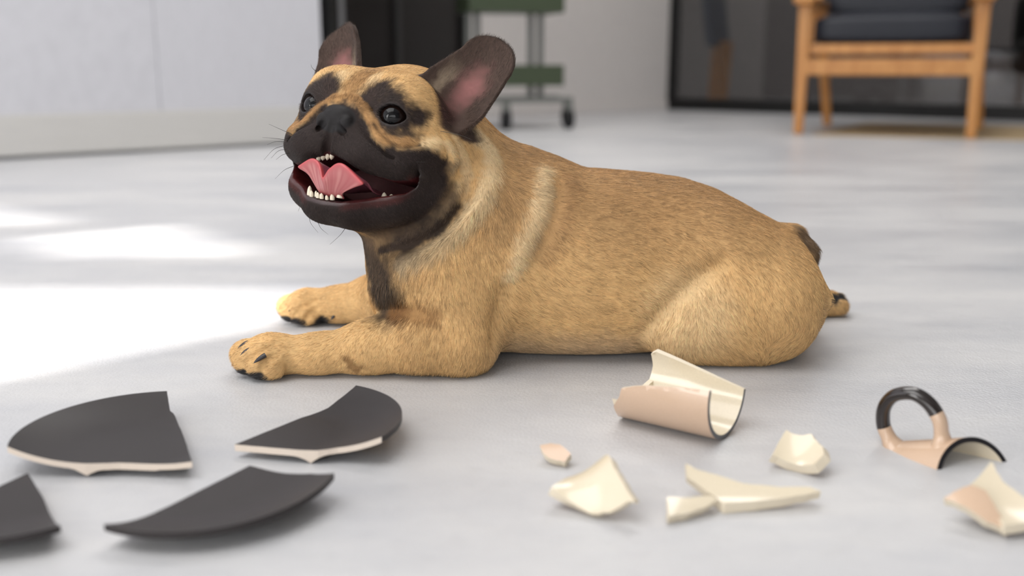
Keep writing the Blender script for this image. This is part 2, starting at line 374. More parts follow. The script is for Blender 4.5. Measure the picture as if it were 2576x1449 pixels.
for y in (0.02, 0.20): box('base_bar', (tl + 0.03, 0.026, 0.024), on_cart(tl / 2, y, 0.125), M_POLE, cart, tang, 0.004)
box('base_bar', (0.03, 0.22, 0.024), on_cart(0.05, 0.11, 0.124), M_POLE, cart, tang, 0.004)
box('base_bar', (0.03, 0.22, 0.024), on_cart(tl - 0.09, 0.11, 0.124), M_POLE, cart, tang, 0.004)
for x0_ in (0.162, tl + 0.0):
    for y in (0.02, 0.20):
        x = x0_ + (0.055 if y > 0.1 else 0)
        c = np.array(on_cart(x, y, 0.043)); side = np.array([-tn[0], -tn[1], 0]); ax_ = np.array([td[0], td[1], 0])
        fk = box('castor', (0.030, 0.040, 0.050), on_cart(x, y, 0.088), M_POLE, cart, tang, 0.006)
        Vw, Fw = [], []
        for j, (o_, rr) in enumerate(((-0.016, 0.0), (-0.016, 0.034), (-0.012, 0.0425), (0.012, 0.0425), (0.016, 0.034), (0.016, 0.0))):
            for i in range(20):
                a = 2 * math.pi * i / 20; Vw.append(c + ax_ * o_ + rr * (math.cos(a) * side + math.sin(a) * np.array([0, 0, 1])))
        for j in range(5):
            for i in range(20): Fw.append((j * 20 + i, j * 20 + (i + 1) % 20, (j + 1) * 20 + (i + 1) % 20, (j + 1) * 20 + i))
        w_ = mesh_np('wheel', Vw, Fw, M_RUBBER); child(w_, fk)
# things behind the glass: a slim chair seen edge on, a dark sofa
M_BLUE = plain('blue_cloth', (62, 76, 96), 0.8, 0.2)
fc = thing('folded_chair', 'dim upright folded chair with blue back and wooden leg behind the glass', 'chair', (1.36, 6.62, 0))
box('leg', (0.085, 0.05, 0.42), (1.375, 6.60, 0.21), M_WOOD, fc, 0.1, 0.006, 0.7, (-0.01, 0))
box('leg', (0.060, 0.05, 0.42), (1.350, 6.72, 0.21), M_WOOD, fc, 0.1, 0.006, 0.7, (0.0, 0.1))
box('backrest', (0.12, 0.16, 0.62), (1.255, 6.66, 0.70), M_BLUE, fc, 0.1, 0.02, 1.0, (0.085, 0))
M_SOFA = plain('dark_sofa_fabric', (48, 48, 46), 0.85, 0.2)
sf = thing('sofa', 'dark grey sofa behind the glass partition at the right edge', 'sofa', (3.55, 5.75, 0))
cushion('seat', (1.3, 0.62, 0.24), (3.58, 5.80, 0.32), math.radians(-20), M_SOFA, sf, 0.02)
cushion('backrest', (1.3, 0.22, 0.42), (3.68, 6.06, 0.52), math.radians(-20), M_SOFA, sf, 0.0)
for x, y in ((3.12, 5.72), (3.82, 5.48), (3.22, 6.12), (4.00, 5.92)): vtube('leg', (x, y, 0.0), (x, y, 0.24), 0.018, M_STEEL, sf)
M_WHITE = plain('white_plastic', (220, 218, 214), 0.5, 0.3)
st = thing('side_table', 'small pale side table behind the glass beside the sofa', 'table', (2.60, 5.62, 0))
vtube('stem', (2.60, 5.62, 0.02), (2.60, 5.62, 0.34), 0.016, M_WHITE, st)
box('foot', (0.26, 0.26, 0.02), (2.60, 5.62, 0.01), M_WHITE, st, 0.3, 0.006)
box('top', (0.30, 0.30, 0.022), (2.60, 5.62, 0.35), M_SOFA, st, 0.3, 0.008)
# ================================================================== the broken crockery
def glaze(name, rgb, rough, spec=0.5, coat=0.0, bump=0.0):
    m = plain(name, rgb, rough, spec, coat)
    m.node_tree.nodes['Principled BSDF'].inputs['Coat Roughness'].default_value = 0.08
    return m
M_PLATE = glaze('charcoal_matte_glaze', (54, 50, 50), 0.45, 0.3)
M_CHALK = plain('bare_ceramic', (228, 214, 200), 0.8, 0.2)
M_CHALK2 = plain('bare_stoneware', (232, 220, 198), 0.75, 0.25)
M_PEACH = glaze('peach_glaze', (212, 182, 156), 0.22, 0.5, 0.4)
M_CREAM = glaze('cream_glaze', (226, 213, 188), 0.2, 0.5, 0.4)
M_RIM = glaze('black_rim_glaze', (28, 26, 30), 0.2, 0.5, 0.3)
M_GRIP = glaze('black_brown_glaze', (30, 22, 20), 0.12, 0.5, 0.6)
def in_poly(p, h):
    c = False
    for i in range(len(h)):
        ax, ay = h[i][0], h[i][1]; bx, by = h[i - 1][0], h[i - 1][1]
        if (ay > p[1]) != (by > p[1]) and p[0] < (bx - ax) * (p[1] - ay) / (by - ay) + ax: c = not c
    return c
def sheet(parent, outline, flags, mapf, step, m_out, m_in, m_edges, part='wall'):
    """outline: 2D polygon, flags[i]: kind of the edge i -> i+1; mapf(u, v) -> two 3D points (upper, lower face)"""
    O, Fl = [], []
    n = len(outline)
    for i in range(n):                         # resample
        a, b = np.array(outline[i], float), np.array(outline[(i + 1) % n], float)
        k = max(1, int(np.linalg.norm(b - a) / (step * 0.6)))
        for j in range(k): O.append(a + (b - a) * j / k); Fl.append(flags[i])
    O = np.array(O); N = len(O)
    lo, hi = O.min(0), O.max(0); pts = [Vector(p) for p in O]
    seg = [(O[i], O[(i + 1) % N]) for i in range(N)]
    for x in np.arange(lo[0], hi[0], step):
        for y in np.arange(lo[1], hi[1], step):
            p = np.array([x, y])
            if in_poly(p, O) and np.min(np.linalg.norm(O - p, axis=1)) > step * 0.45: pts.append(Vector(p))
    v2, e2, f2, *_ = delaunay_2d_cdt(pts, [(i, (i + 1) % N) for i in range(N)], [], 0, 1e-9)
    f2 = [f for f in f2 if in_poly(sum((v2[i] for i in f), Vector((0, 0))) / 3, O)]
    A = [mapf(v.x, v.y) for v in v2]; m = len(A)
    V = [a for a, b in A] + [b for a, b in A]
    Fc = [list(f) for f in f2] + [[i + m for i in reversed(f)] for f in f2]
    me = bpy.data.meshes.new(part); me.from_pydata([tuple(map(float, v)) for v in V], [], Fc)
    me.materials.append(m_out); me.materials.append(m_in)
    me.polygons.foreach_set('material_index', np.array([0] * len(f2) + [1] * len(f2), np.int32)); me.polygons.foreach_set('use_smooth', np.ones(len(Fc), bool)); me.update()
    o = bpy.data.objects.new(part, me); COL.objects.link(o); child(o, parent)
    B = [mapf(p[0], p[1]) for p in O]
    for kind, (mat, nm) in m_edges.items():
        V, Fc = [], []
        for i in range(N):
            if Fl[i] != kind: continue
            j = (i + 1) % N; b = len(V)
            jj = lambda k: np.array([0, 0, 0.0])
            mid0 = (np.array(B[i][0]) + np.array(B[i][1])) / 2; mid1 = (np.array(B[j][0]) + np.array(B[j][1])) / 2
            V += [B[i][0], mid0, B[i][1], B[j][0], mid1, B[j][1]]; Fc += [(b, b + 3, b + 4, b + 1), (b + 1, b + 4, b + 5, b + 2)]
        if V:
            me = bpy.data.meshes.new(nm); me.from_pydata([tuple(map(float, v)) for v in V], [], Fc); me.materials.append(mat)
            bm = bmesh.new(); bm.from_mesh(me); bmesh.ops.remove_doubles(bm, verts=bm.verts, dist=1e-6); bmesh.ops.recalc_face_normals(bm, faces=bm.faces[:]); bm.to_mesh(me); bm.free()
            e = bpy.data.objects.new(nm, me); COL.objects.link(e); child(e, parent)
    return o
# ---- plate shards: all from plates of one shape
PR, PF = 0.084, 0.042
def plate_z(r, ring=1.0):
    top = 0.0098 + 0.0118 * np.clip((r - 0.036) / (PR - 0.036), 0, 1) ** 2.0
    bot = top - 0.0042 - 0.0006 * (r < PF)
    foot = ring * max(0.0, 1 - abs(r - PF) / 0.0080) ** 1.8
    return top, bot * (1 - foot) + 0.0002 * foot
def px_on_plate(px, py, c, tilt=(0, 0), z0=0.0):
    z = 0.012
    for _ in range(12):
        a, b = (px - 1288.0) / FPX, -(py - 724.5) / FPX
        t = (z - CAM_H) / (-_s + b * _c); p = np.array([a * t, t * (_c + b * _s)])
        z = plate_z(min(np.linalg.norm(p - c), PR))[0] + tilt[0] * (p[0] - c[0]) + tilt[1] * (p[1] - c[1]) + z0
    return p
def plate_shard(label, c, brk, ccw, tilt=(0, 0), ring=(0, 0), z0=0.0):
    c = np.array(c); root = thing('plate_shard', label, 'plate shard', (c[0], c[1], 0), 'charcoal plate shards')
    P = [px_on_plate(x, y, c, tilt, z0) - c for x, y in brk]
    for i in (0, -1): P[i] = P[i] / np.linalg.norm(P[i]) * PR
    rs = random.Random(label)
    a1, a0 = math.atan2(P[-1][1], P[-1][0]), math.atan2(P[0][1], P[0][0])
    if ccw:
        while a0 < a1: a0 += 2 * math.pi
    else:
        while a0 > a1: a0 -= 2 * math.pi
    k = 48; arc = [np.array([math.cos(a1 + (a0 - a1) * i / k), math.sin(a1 + (a0 - a1) * i / k)]) * PR for i in range(1, k)]
    # fine jags along the break
    B = [P[0]]
    for i in range(len(P) - 1):
        for j in range(1, 7):
            q = P[i] + (P[i + 1] - P[i]) * j / 6
            if j < 6: q = q + np.array([rs.uniform(-1, 1), rs.uniform(-1, 1)]) * 0.00012
            B.append(q)
    out = B + arc; fl = ['b'] * (len(B) - 1) + ['r'] * (len(arc) + 1)
    def mapf(u, v):
        rg = float(np.clip(0.5 + (u * ring[0] + v * ring[1]) / 0.012, 0, 1)) if ring and any(ring) else (1.0 if ring else 0.0)
        t, b = plate_z(math.hypot(u, v), rg); dz = tilt[0] * u + tilt[1] * v + z0
        return (c[0] + u, c[1] + v, t + dz), (c[0] + u, c[1] + v, b + dz)
    if np.cross(np.append(out[5] - out[0], 0), np.append(out[20] - out[5], 0))[2] == 0: pass
    sheet(root, out, fl, mapf, 0.0034, M_PLATE, M_PLATE, {'b': (M_CHALK, 'broken_edge'), 'r': (M_PLATE, 'rim')}, 'glazed_face')
    return root
plate_shard('largest charcoal plate shard, with its pale broken edge facing the viewer', (-0.2600, 0.6588),
            [(36, 1128), (90, 1148), (150, 1160), (215, 1166), (300, 1164), (483, 1161), (470, 1120), (457, 1085), (441, 1048), (436, 1040), (427, 1018), (415, 991)], True, (0, 0), (-1, 0.6))
plate_shard('hooked charcoal plate shard lying just below the dog\'s near foreleg', (-0.1640, 0.6825),
            [(885, 974), (850, 1006), (825, 1026), (760, 1050), (700, 1074), (640, 1098), (590, 1118), (680, 1126), (740, 1131), (800, 1133), (850, 1126), (903, 1113)], True, (0, 0), (1, 0.3))
plate_shard('curved charcoal plate shard nearest the bottom, rim towards the viewer', (-0.1950, 0.6000),
            [(843, 1190), (780, 1191), (700, 1188), (628, 1171), (560, 1205), (480, 1245), (400, 1284), (325, 1311)], True, (0, 0.08), None, -0.001)
plate_shard('charcoal plate shard cut off by the left edge of the picture', (-0.3060, 0.5900),
            [(148, 1322), (110, 1255), (70, 1190), (0, 1222), (-80, 1262), (-190, 1300)], True, (0, 0.08), None, -0.001)

# ---- mug shards
MT = 0.0036
def cyl_shard(name, label, O, t, a, r, outline, flags, step=0.0035, group='peach mug shards', oblique=False):
    O, t, a = (np.array(q, float) for q in (O, t, a)); t /= np.linalg.norm(t); a0 = a / np.linalg.norm(a); a = a - t * (a @ t); a /= np.linalg.norm(a)
    up = np.cross(t, a); up = up if up[2] > 0 else -up
    if oblique: a = a0
    root = thing(name, label, 'mug shard', (O[0], O[1], 0), group)
    def mapf(u, s):
        th = u / r; d = t * math.cos(th) + up * math.sin(th)
        return O + a * s + d * r, O + a * s + d * (r - MT)
    sheet(root, outline, flags, mapf, step, M_PEACH, M_CREAM, {'b': (M_CHALK2, 'broken_edge'), 'r': (M_RIM, 'rim')}, 'wall')
    return root, mapf, (O, t, a, up)
deg = math.radians
# half of the mug lying like a trough, black rim to the right
mr = 0.034; maz = deg(54)
mt, ma = np.array([math.cos(maz), math.sin(maz), 0]), np.array([-math.sin(maz), math.cos(maz), 0])
mo = at(1825, 1103, 0.6965); mo[2] = mr + 0.0004
def U(d): return deg(d) * mr
# angle 0 = far side level, -90 = bottom, -180 = near side level
mug_out = [(U(-200), 0.0), (U(-150), 0.0), (U(-110), 0.0), (U(-70), 0.0), (U(-30), 0.0), (U(-8), 0.0), (U(0), 0.020), (U(10), 0.042), (U(20), 0.062), (U(26), 0.074), (U(20), 0.079), (U(0), 0.078), (U(-25), 0.080), (U(-50), 0.083), (U(-80), 0.085),
           (U(-110), 0.084), (U(-130), 0.080), (U(-150), 0.079), (U(-168), 0.072), (U(-180), 0.070), (U(-186), 0.060), (U(-190), 0.050), (U(-196), 0.025)]
mug, mf, _ = cyl_shard('mug_shard', 'half of the peach mug lying open side up with its black rim to the right', mo, mt, ma, mr, mug_out, ['r'] * 5 + ['b'] * 18)
# remains of the mug's floor inside the trough
base_pts = []
for d in range(-160, -19, 10): base_pts.append((math.cos(deg(d)) * (mr - 0.002), math.sin(deg(d)) * (mr - 0.002)))
base_pts += [(0.018, -0.014), (0.004, -0.020), (-0.010, -0.016), (-0.022, -0.018)]
def base_map(u, v):
    p = mo + mt * u + np.array([0, 0, 1]) * v
    k = 0.003 * (1 - math.hypot(u, v) / mr)
    return p + ma * (0.080 + k), p + ma * (0.0755 + k)
sheet(mug, base_pts, ['b'] * len(base_pts), base_map, 0.005, M_PEACH, M_CREAM, {'b': (M_CHALK2, 'broken_edge')}, 'base')

# the piece with the handle, lying hollow side down
hr = 0.0305
ht = np.array([0.966, 0.259, 0]); ha = np.array([-0.62, 0.64, -0.30])
hn, hf = np.array([0.2920, 0.6340, 0.0]), np.array([0.3465, 0.6485, 0.0])
hmid = (hn + hf) / 2; half = np.linalg.norm(hf - hn) / 2
ho = hmid - np.array([0, 0, math.sqrt(max(hr ** 2 - half ** 2, 0))]) + np.array([0, 0, 0.0015])
def Uh(d): return deg(d) * hr
h_out = [(Uh(174), 0.0), (Uh(135), 0.0), (Uh(90), 0.0), (Uh(45), 0.0), (Uh(5), 0.0), (Uh(20), 0.010), (Uh(40), 0.022), (Uh(58), 0.034), (Uh(70), 0.046), (Uh(90), 0.060), (Uh(112), 0.064), (Uh(132), 0.062), (Uh(150), 0.054), (Uh(166), 0.036)]
hs, hmap, (hO, hT, hA, hU) = cyl_shard('mug_shard', 'mug piece with the black arched handle, lying hollow side down', ho, ht, ha, hr, h_out, ['r'] * 4 + ['b'] * 10, oblique=True)
hd = hT * math.cos(deg(104)) + hU * math.sin(deg(104))
def hp(s, h): return hO + hA * s + hd * (hr + h)
arch = smooth_path([hp(0.0130, -0.004), hp(0.0105, 0.005), hp(0.0085, 0.015), hp(0.0115, 0.027), hp(0.020, 0.0350), hp(0.034, 0.0350), hp(0.045, 0.027), hp(0.0505, 0.015), hp(0.0505, 0.005), hp(0.049, -0.004)], 8)
def strap(name, P, rad, mat, parent):
    V, Fc = [], []; n = 20; hx = np.cross(hA, hd)
    for j in range(len(P)):
        ax_ = P[min(j + 1, len(P) - 1)] - P[max(j - 1, 0)]; ax_ /= np.linalg.norm(ax_); s2 = np.cross(hx, ax_)
        for i in range(n):
            a = 2 * math.pi * i / n; V.append(P[j] + rad[j] * (1.25 * math.cos(a) * hx + 0.92 * math.sin(a) * s2))
    for j in range(len(P) - 1):
        for i in range(n): Fc.append((j * n + i, j * n + (i + 1) % n, (j + 1) * n + (i + 1) % n, (j + 1) * n + i))
    o = mesh_np(name, V, Fc, mat); child(o, parent); return o
nA = len(arch); rad = [0.0052 + 0.0040 * max(0, 1 - min(i, nA - 1 - i) / 10.0) ** 2 for i in range(nA)]
i0, i1 = int(nA * 0.27), int(nA * 0.80)
handle = strap('handle', arch[i0:i1 + 1], rad[i0:i1 + 1], M_GRIP, hs); handle['label'] = 'glossy black arched handle'
f1 = strap('handle_root', arch[:i0 + 1], rad[:i0 + 1], M_PEACH, hs); f2_ = strap('handle_root', arch[i1:], rad[i1:], M_PEACH, hs)

# small curved shards: outlines with heights, surface fitted through them
def fzp(px, py, z):
    a, b = (px - 1288.0) / FPX, -(py - 724.5) / FPX; t = (z - CAM_H) / (-_s + b * _c)
    return np.array([a * t, t * (_c + b * _s), z])
def bowl_shard(label, pts, bump=0.0, th=0.0038, mats=None, step=0.0030, jag=0.0003, root=None, settle=True, plane=False):
    P = np.array([fzp(*p) for p in pts]); c = P.mean(0)
    root = root or thing('mug_shard', label, 'mug shard', (c[0], c[1], 0), 'peach mug shards')
    Q = P - c
    A = np.c_[np.ones(len(Q)), Q[:, 0], Q[:, 1], Q[:, 0] ** 2, Q[:, 0] * Q[:, 1], Q[:, 1] ** 2]
    lam = np.diag([0, 0, 0, 1e-4, 1e-4, 1e-4]) * 0.01
    if plane: A[:, 3:] = 0
    w = np.linalg.solve(A.T @ A + lam * 1e-3 + np.eye(6) * 1e-12, A.T @ Q[:, 2])
    tgt = bump
    def zf(x, y): return w @ np.array([1, x, y, x * x, x * y, y * y]) + tgt * ((x * x + y * y) / 0.0004 - 0.6) * 0.003
    def mapf(x, y):
        z = zf(x, y); e = 1e-4; n = np.array([-(zf(x + e, y) - z) / e, -(zf(x, y + e) - z) / e, 1.0]); n /= np.linalg.norm(n)
        p = np.array([c[0] + x, c[1] + y, c[2] + z]); q = p - n * th
        return p, q
    rs = random.Random(label); out = []
    for i in range(len(Q)):
        a, b = Q[i][:2], Q[(i + 1) % len(Q)][:2]
        for j in range(4): out.append(a + (b - a) * j / 4 + (np.array([rs.uniform(-1, 1), rs.uniform(-1, 1)]) * jag if j else 0))
    m_up, m_dn = mats or (M_CREAM, M_PEACH)
    sheet(root, out, ['b'] * len(out), mapf, step, m_up, m_dn, {'b': (M_CHALK2, 'broken_edge')}, 'wall')
    if not settle: return root
    zmin = min((v.co.z + o.location.z) for o in root.children for v in o.data.vertices)
    for o in root.children:
        for v in o.data.vertices: v.co.z -= zmin - 0.0002
    return root
bowl_shard('smallest peach mug chip, alone below the dog\'s belly', [(1358, 1128, .009), (1385, 1124, .010), (1408, 1127, .010), (1436, 1149, .007), (1420, 1170, .003), (1380, 1163, .003), (1368, 1148, .006)], -0.8, 0.006, (M_PEACH, M_CREAM), 0.003)
bowl_shard('cream mug shard with a tall pointed corner, below the small peach chip', [(1386, 1240, .010), (1430, 1204, .012), (1452, 1214, .007), (1490, 1180, .016), (1525, 1151, .027), (1545, 1188, .025), (1575, 1235, .019), (1596, 1272, .013), (1575, 1290, .007), (1530, 1298, .004), (1480, 1292, .0035), (1430, 1272, .005)], 0.3, 0.006)
bowl_shard('small flat cream mug chip touching the long pointed shard', [(1677, 1262, .007), (1715, 1260, .008), (1790, 1260, .007), (1805, 1268, .006), (1780, 1284, .004), (1735, 1300, .003), (1683, 1310, .003), (1680, 1290, .005)], 0.2, 0.006)
bowl_shard('long cream mug shard tapering to a point on the right', [(1725, 1180, .018), (1745, 1184, .018), (1800, 1212, .012), (1870, 1230, .0095), (1960, 1233, .010), (2040, 1234, .010), (2064, 1254, .006), (1990, 1262, .0055), (1900, 1272, .0045), (1822, 1278, .004), (1790, 1258, .005), (1750, 1230, .009), (1728, 1205, .014)], 0.0, 0.0070)
bowl_shard('squarish cream mug shard in front of the fallen half mug', [(1944, 1160, .006), (1962, 1130, .010), (1978, 1090, .020), (2000, 1108, .016), (2040, 1114, .016), (2068, 1135, .015), (2072, 1160, .011), (2045, 1190, .004), (2000, 1180, .003), (1960, 1168, .004)], 0.2, 0.007)
rsh = bowl_shard('glossy peach and cream mug shard at the right edge of the picture', [(2426, 1254, .012), (2490, 1196, .019), (2520, 1225, .017), (2580, 1262, .014), (2650, 1290, .010), (2620, 1335, .004), (2525, 1347, .003), (2488, 1304, .006), (2458, 1268, .010)], 0.8, 0.006, settle=False, plane=True)
bowl_shard('glossy peach outside', [(2372, 1266, .012), (2400, 1254, .014), (2440, 1246, .015), (2475, 1262, .013), (2505, 1300, .009), (2540, 1345, .003), (2480, 1340, .002), (2420, 1312, .004), (2385, 1285, .008)], -1.4, 0.006, (M_PEACH, M_CREAM), root=rsh, plane=True)
# ================================================================== the dog
HY, HP, HR = math.radians(28.52), math.radians(14.0), math.radians(5.18)
HC = np.array([-0.1149, 0.9076, 0.2191])
def _head_axes(y, p, r):
    f = np.array([-math.sin(y), -math.cos(y), 0]); l = np.array([math.cos(y), -math.sin(y), 0]); u = np.array([0, 0, 1.])
    f, u = f * math.cos(p) + u * math.sin(p), u * math.cos(p) - f * math.sin(p)
    l, u = l * math.cos(r) - u * math.sin(r), u * math.cos(r) + l * math.sin(r)
    return np.stack([l, f, u], 1)
HM = _head_axes(HY, HP, HR)          # columns: the dog's left, forward, up
def hw(l, f, u):
    return HC + HM @ np.array([l, f, u], float)

# ---- a signed distance grid, primitives are blended into it one by one
VOX = 0.00115
LO = np.array([-0.262, 0.785, -0.006]); HI = np.array([0.395, 1.115, 0.345])
DIM = np.ceil((HI - LO) / VOX).astype(int) + 1
AX = [(LO[i] + VOX * np.arange(DIM[i])).astype(np.float32) for i in range(3)]
D = np.full(tuple(DIM), 0.06, np.float32)

def _region(lo, hi):
    sl = []
    for i in range(3):
        a = max(0, int((lo[i] - LO[i]) / VOX)); b = min(DIM[i], int((hi[i] - LO[i]) / VOX) + 2)
        if b <= a: return None, None
        sl.append(slice(a, b))
    g = (AX[0][sl[0]][:, None, None], AX[1][sl[1]][None, :, None], AX[2][sl[2]][None, None, :])
    return tuple(sl), g
def _smin(a, b, k):
    h = np.maximum(k - np.abs(a - b), 0) / k
    return np.minimum(a, b) - h * h * k * 0.25
def _apply(fn, lo, hi, k, op):
    m = k + 5 * VOX
    sl, g = _region(np.asarray(lo) - m, np.asarray(hi) + m)
    if sl is None: return
    d = fn(*g).astype(np.float32)
    if op == 'add': D[sl] = _smin(D[sl], d, k)
    elif op == 'cut': D[sl] = -_smin(-D[sl], d, k)
    elif op == 'push': D[sl] += d
def ell(c, r, k=0.012, M=None, op='add'):
    c = np.asarray(c, float); r = np.asarray(r, float)
    ext = r if M is None else np.abs(M) @ r
    def fn(x, y, z):
        x, y, z = x - c[0], y - c[1], z - c[2]
        if M is not None:
            x, y, z = (M[0, 0] * x + M[1, 0] * y + M[2, 0] * z, M[0, 1] * x + M[1, 1] * y + M[2, 1] * z, M[0, 2] * x + M[1, 2] * y + M[2, 2] * z)
        k0 = np.sqrt((x / r[0]) ** 2 + (y / r[1]) ** 2 + (z / r[2]) ** 2)
        k1 = np.sqrt((x / r[0] ** 2) ** 2 + (y / r[1] ** 2) ** 2 + (z / r[2] ** 2) ** 2) + 1e-9
        return k0 * (k0 - 1) / k1
    _apply(fn, c - ext, c + ext, k, op)
def _seg(x, y, z, a, b):
    ba = b - a; L = float(ba @ ba) + 1e-12
    t = np.clip(((x - a[0]) * ba[0] + (y - a[1]) * ba[1] + (z - a[2]) * ba[2]) / L, 0, 1)
    return np.sqrt((x - a[0] - t * ba[0]) ** 2 + (y - a[1] - t * ba[1]) ** 2 + (z - a[2] - t * ba[2]) ** 2), t
def cone(a, b, ra, rb, k=0.012, op='add'):
    a = np.asarray(a, float); b = np.asarray(b, float); R = max(ra, rb)
    def fn(x, y, z):
        d, t = _seg(x, y, z, a, b)
        return d - (ra + (rb - ra) * t)
    _apply(fn, np.minimum(a, b) - R, np.maximum(a, b) + R, k, op)
def chain(pts, rad, k=0.012, op='add'):
    for i in range(len(pts) - 1): cone(pts[i], pts[i + 1], rad[i], rad[i + 1], k, op)
def crease(pts, amp, w, n=5):
    """amp > 0 presses a furrow along the path, amp < 0 raises a ridge"""
    P = smooth_path(pts, n); m = 3 * w
    lo, hi = P.min(0) - m, P.max(0) + m
    L = len(P) - 1
    def fn(x, y, z):
        best = None
        for i in range(L):
            d, t = _seg(x, y, z, P[i], P[i + 1])
            s = (i + t) / L
            fade = np.minimum(1, 5 * np.minimum(s + 0.04, 1.04 - s))
            v = np.exp(-(d / w) ** 2) * fade
            best = v if best is None else np.maximum(best, v)
        return amp * best
    _apply(fn, lo, hi, 0.0, 'push')
def hell(l, f, u, r, k=0.008, op='add', sym=True, tilt=None):
    for sgn in ((1, -1) if sym and l else (1,)):
        M = HM
        if tilt is not None:
            R = np.array(Matrix.Rotation(sgn * tilt[0], 3, 'Z') @ Matrix.Rotation(sgn * tilt[1], 3, 'Y') @ Matrix.Rotation(tilt[2], 3, 'X'))
            M = HM @ R
        ell(hw(sgn * l, f, u), r, k, M, op)
def hpath(pts, sgn): return [hw(sgn * p[0], p[1], p[2]) for p in pts]

# ---- trunk: one lofted barrel from breast to rump
YC = 0.95
_st = [  # picture column, back line row, half width, lowest z
    (975, 690, 0.040, 0.050), (1000, 610, 0.058, 0.035), (1060, 520, 0.072, 0.020), (1150, 452, 0.080, 0.008), (1250, 400, 0.084, 0.000), (1330, 379, 0.085, -0.003),
    (1400, 393, 0.085, -0.004), (1470, 424, 0.086, -0.004), (1560, 431, 0.084, -0.003), (1640, 438, 0.080, -0.001),
    (1720, 450, 0.080, 0.002), (1800, 476, 0.088, 0.006), (1870, 512, 0.088, 0.010), (1930, 548, 0.084, 0.014),
    (1985, 590, 0.072, 0.020), (2020, 655, 0.052, 0.035), (2035, 720, 0.030, 0.055)]
_X, _T, _W, _B = [], [], [], []
for px, py, w, zb in _st:
    p = at(px, py, YC); _X.append(p[0]); _T.append(p[2]); _W.append(w); _B.append(zb)
def _trunk(x, y, z):
    xx = x.ravel()
    top = np.interp(xx, _X, _T); bot = np.interp(xx, _X, _B); w = np.interp(xx, _X, _W)
    ker = np.hanning(23); ker /= ker.sum()
    sm = lambda v: np.convolve(np.pad(v, 11, mode='edge'), ker, 'valid')
    top, bot, w = sm(top), sm(bot), sm(w)
    zc = ((top + bot) / 2)[:, None, None]; b = ((top - bot) / 2)[:, None, None]; a = w[:, None, None]
    q = (np.abs((y - YC) / a) ** 2.5 + np.abs((z - zc) / b) ** 2.5) ** (1 / 2.5)
    d = (q - 1) * np.minimum(a, b)
    end = np.maximum(_X[0] - x, x - _X[-1])
    return np.maximum(d, end)
_apply(_trunk, (_X[0] - 0.002, YC - 0.1, -0.01), (_X[-1] + 0.002, YC + 0.1, max(_T) + 0.005), 0.01, 'add')
# rump, haunch
ell(at(1930, 735, 0.955), (0.043, 0.074, 0.056), 0.03)
ell(at(1850, 775, 0.900), (0.072, 0.046, 0.056), 0.012)
ell(at(1940, 762, 0.908), (0.043, 0.050, 0.050), 0.02)
cone(at(1700, 836, 0.887), at(1800, 800, 0.900), 0.026, 0.040, 0.014)
cone(at(1720, 862, 0.890), at(1890, 858, 0.892), 0.020, 0.022, 0.014)
ell(at(1868, 770, 1.000), (0.075, 0.045, 0.060), 0.02)
# tail stub
cone(at(1988, 606, 0.955), at(2024, 640, 0.945), 0.017, 0.012, 0.010)
cone(at(2022, 635, 0.945), at(2030, 668, 0.940), 0.012, 0.008, 0.006)
# far hind foot stretched out behind
cone(at(1990, 770, 1.055), at(2070, 768, 1.072), 0.018, 0.0165, 0.012)
ell(at(2092, 768, 1.075), (0.016, 0.017, 0.0145), 0.008)
for dy, dz in ((-0.011, 0.004), (0.0, 0.007), (0.011, 0.004)):
    ell(at(2108, 765, 1.072) + np.array([0, dy, dz - 0.004]), (0.008, 0.006, 0.009), 0.003)
# neck and breast
cone(at(1020, 345, 0.935), at(1160, 540, 0.948), 0.066, 0.082, 0.03)
cone(at(1000, 470, 0.930), at(1090, 640, 0.935), 0.045, 0.056, 0.025)
ell(at(1092, 690, 0.930), (0.052, 0.072, 0.074), 0.03)
# near shoulder and arm
ell(at(1140, 680, 0.890), (0.058, 0.036, 0.074), 0.035)
cone(at(1105, 720, 0.885), at(1150, 862, 0.866), 0.047, 0.034, 0.025)
cone(atz(1158, 900, 0.862, 0.030), atz(1060, 890, 0.860, 0.031), 0.0285, 0.0305, 0.012)
cone(atz(1060, 890, 0.860, 0.030), atz(930, 890, 0.858, 0.0235), 0.030, 0.0235, 0.012)
cone(atz(930, 890, 0.858, 0.0235), atz(800, 890, 0.856, 0.0175), 0.0235, 0.0175, 0.012)
cone(atz(800, 890, 0.856, 0.0175), atz(690, 890, 0.853, 0.018), 0.0175, 0.0175, 0.012)
ell(atz(1168, 915, 0.860, 0.017), (0.020, 0.018, 0.018), 0.015)
NEAR_TOES = [(668, 0.835, 0.013, 0.0140), (638, 0.845, 0.0155, 0.0150), (632, 0.860, 0.0165, 0.0150), (650, 0.874, 0.014, 0.0135)]
ell(atz(672, 900, 0.855, 0.0175), (0.024, 0.024, 0.0175), 0.012)
for px, Y, z, r in NEAR_TOES:
    ell(atz(px, 905, Y, z), (r * 1.25, r * 0.66, r), 0.0022)
# far arm
cone(at(1010, 740, 0.985), atz(950, 780, 1.025, 0.028), 0.040, 0.026, 0.02)
cone(atz(950, 780, 1.025, 0.028), atz(850, 790, 1.036, 0.020), 0.027, 0.019, 0.012)
cone(atz(850, 790, 1.036, 0.019), atz(780, 790, 1.040, 0.0175), 0.0185, 0.017, 0.012)
FAR_TOES = [(772, 1.022, 0.013, 0.0135), (746, 1.032, 0.0150, 0.0145), (740, 1.046, 0.0155, 0.0145), (756, 1.060, 0.013, 0.013)]
ell(atz(772, 790, 1.041, 0.017), (0.024, 0.023, 0.017), 0.012)
for px, Y, z, r in FAR_TOES:
    ell(atz(px, 790, Y, z), (r * 1.25, r * 0.66, r), 0.0022)

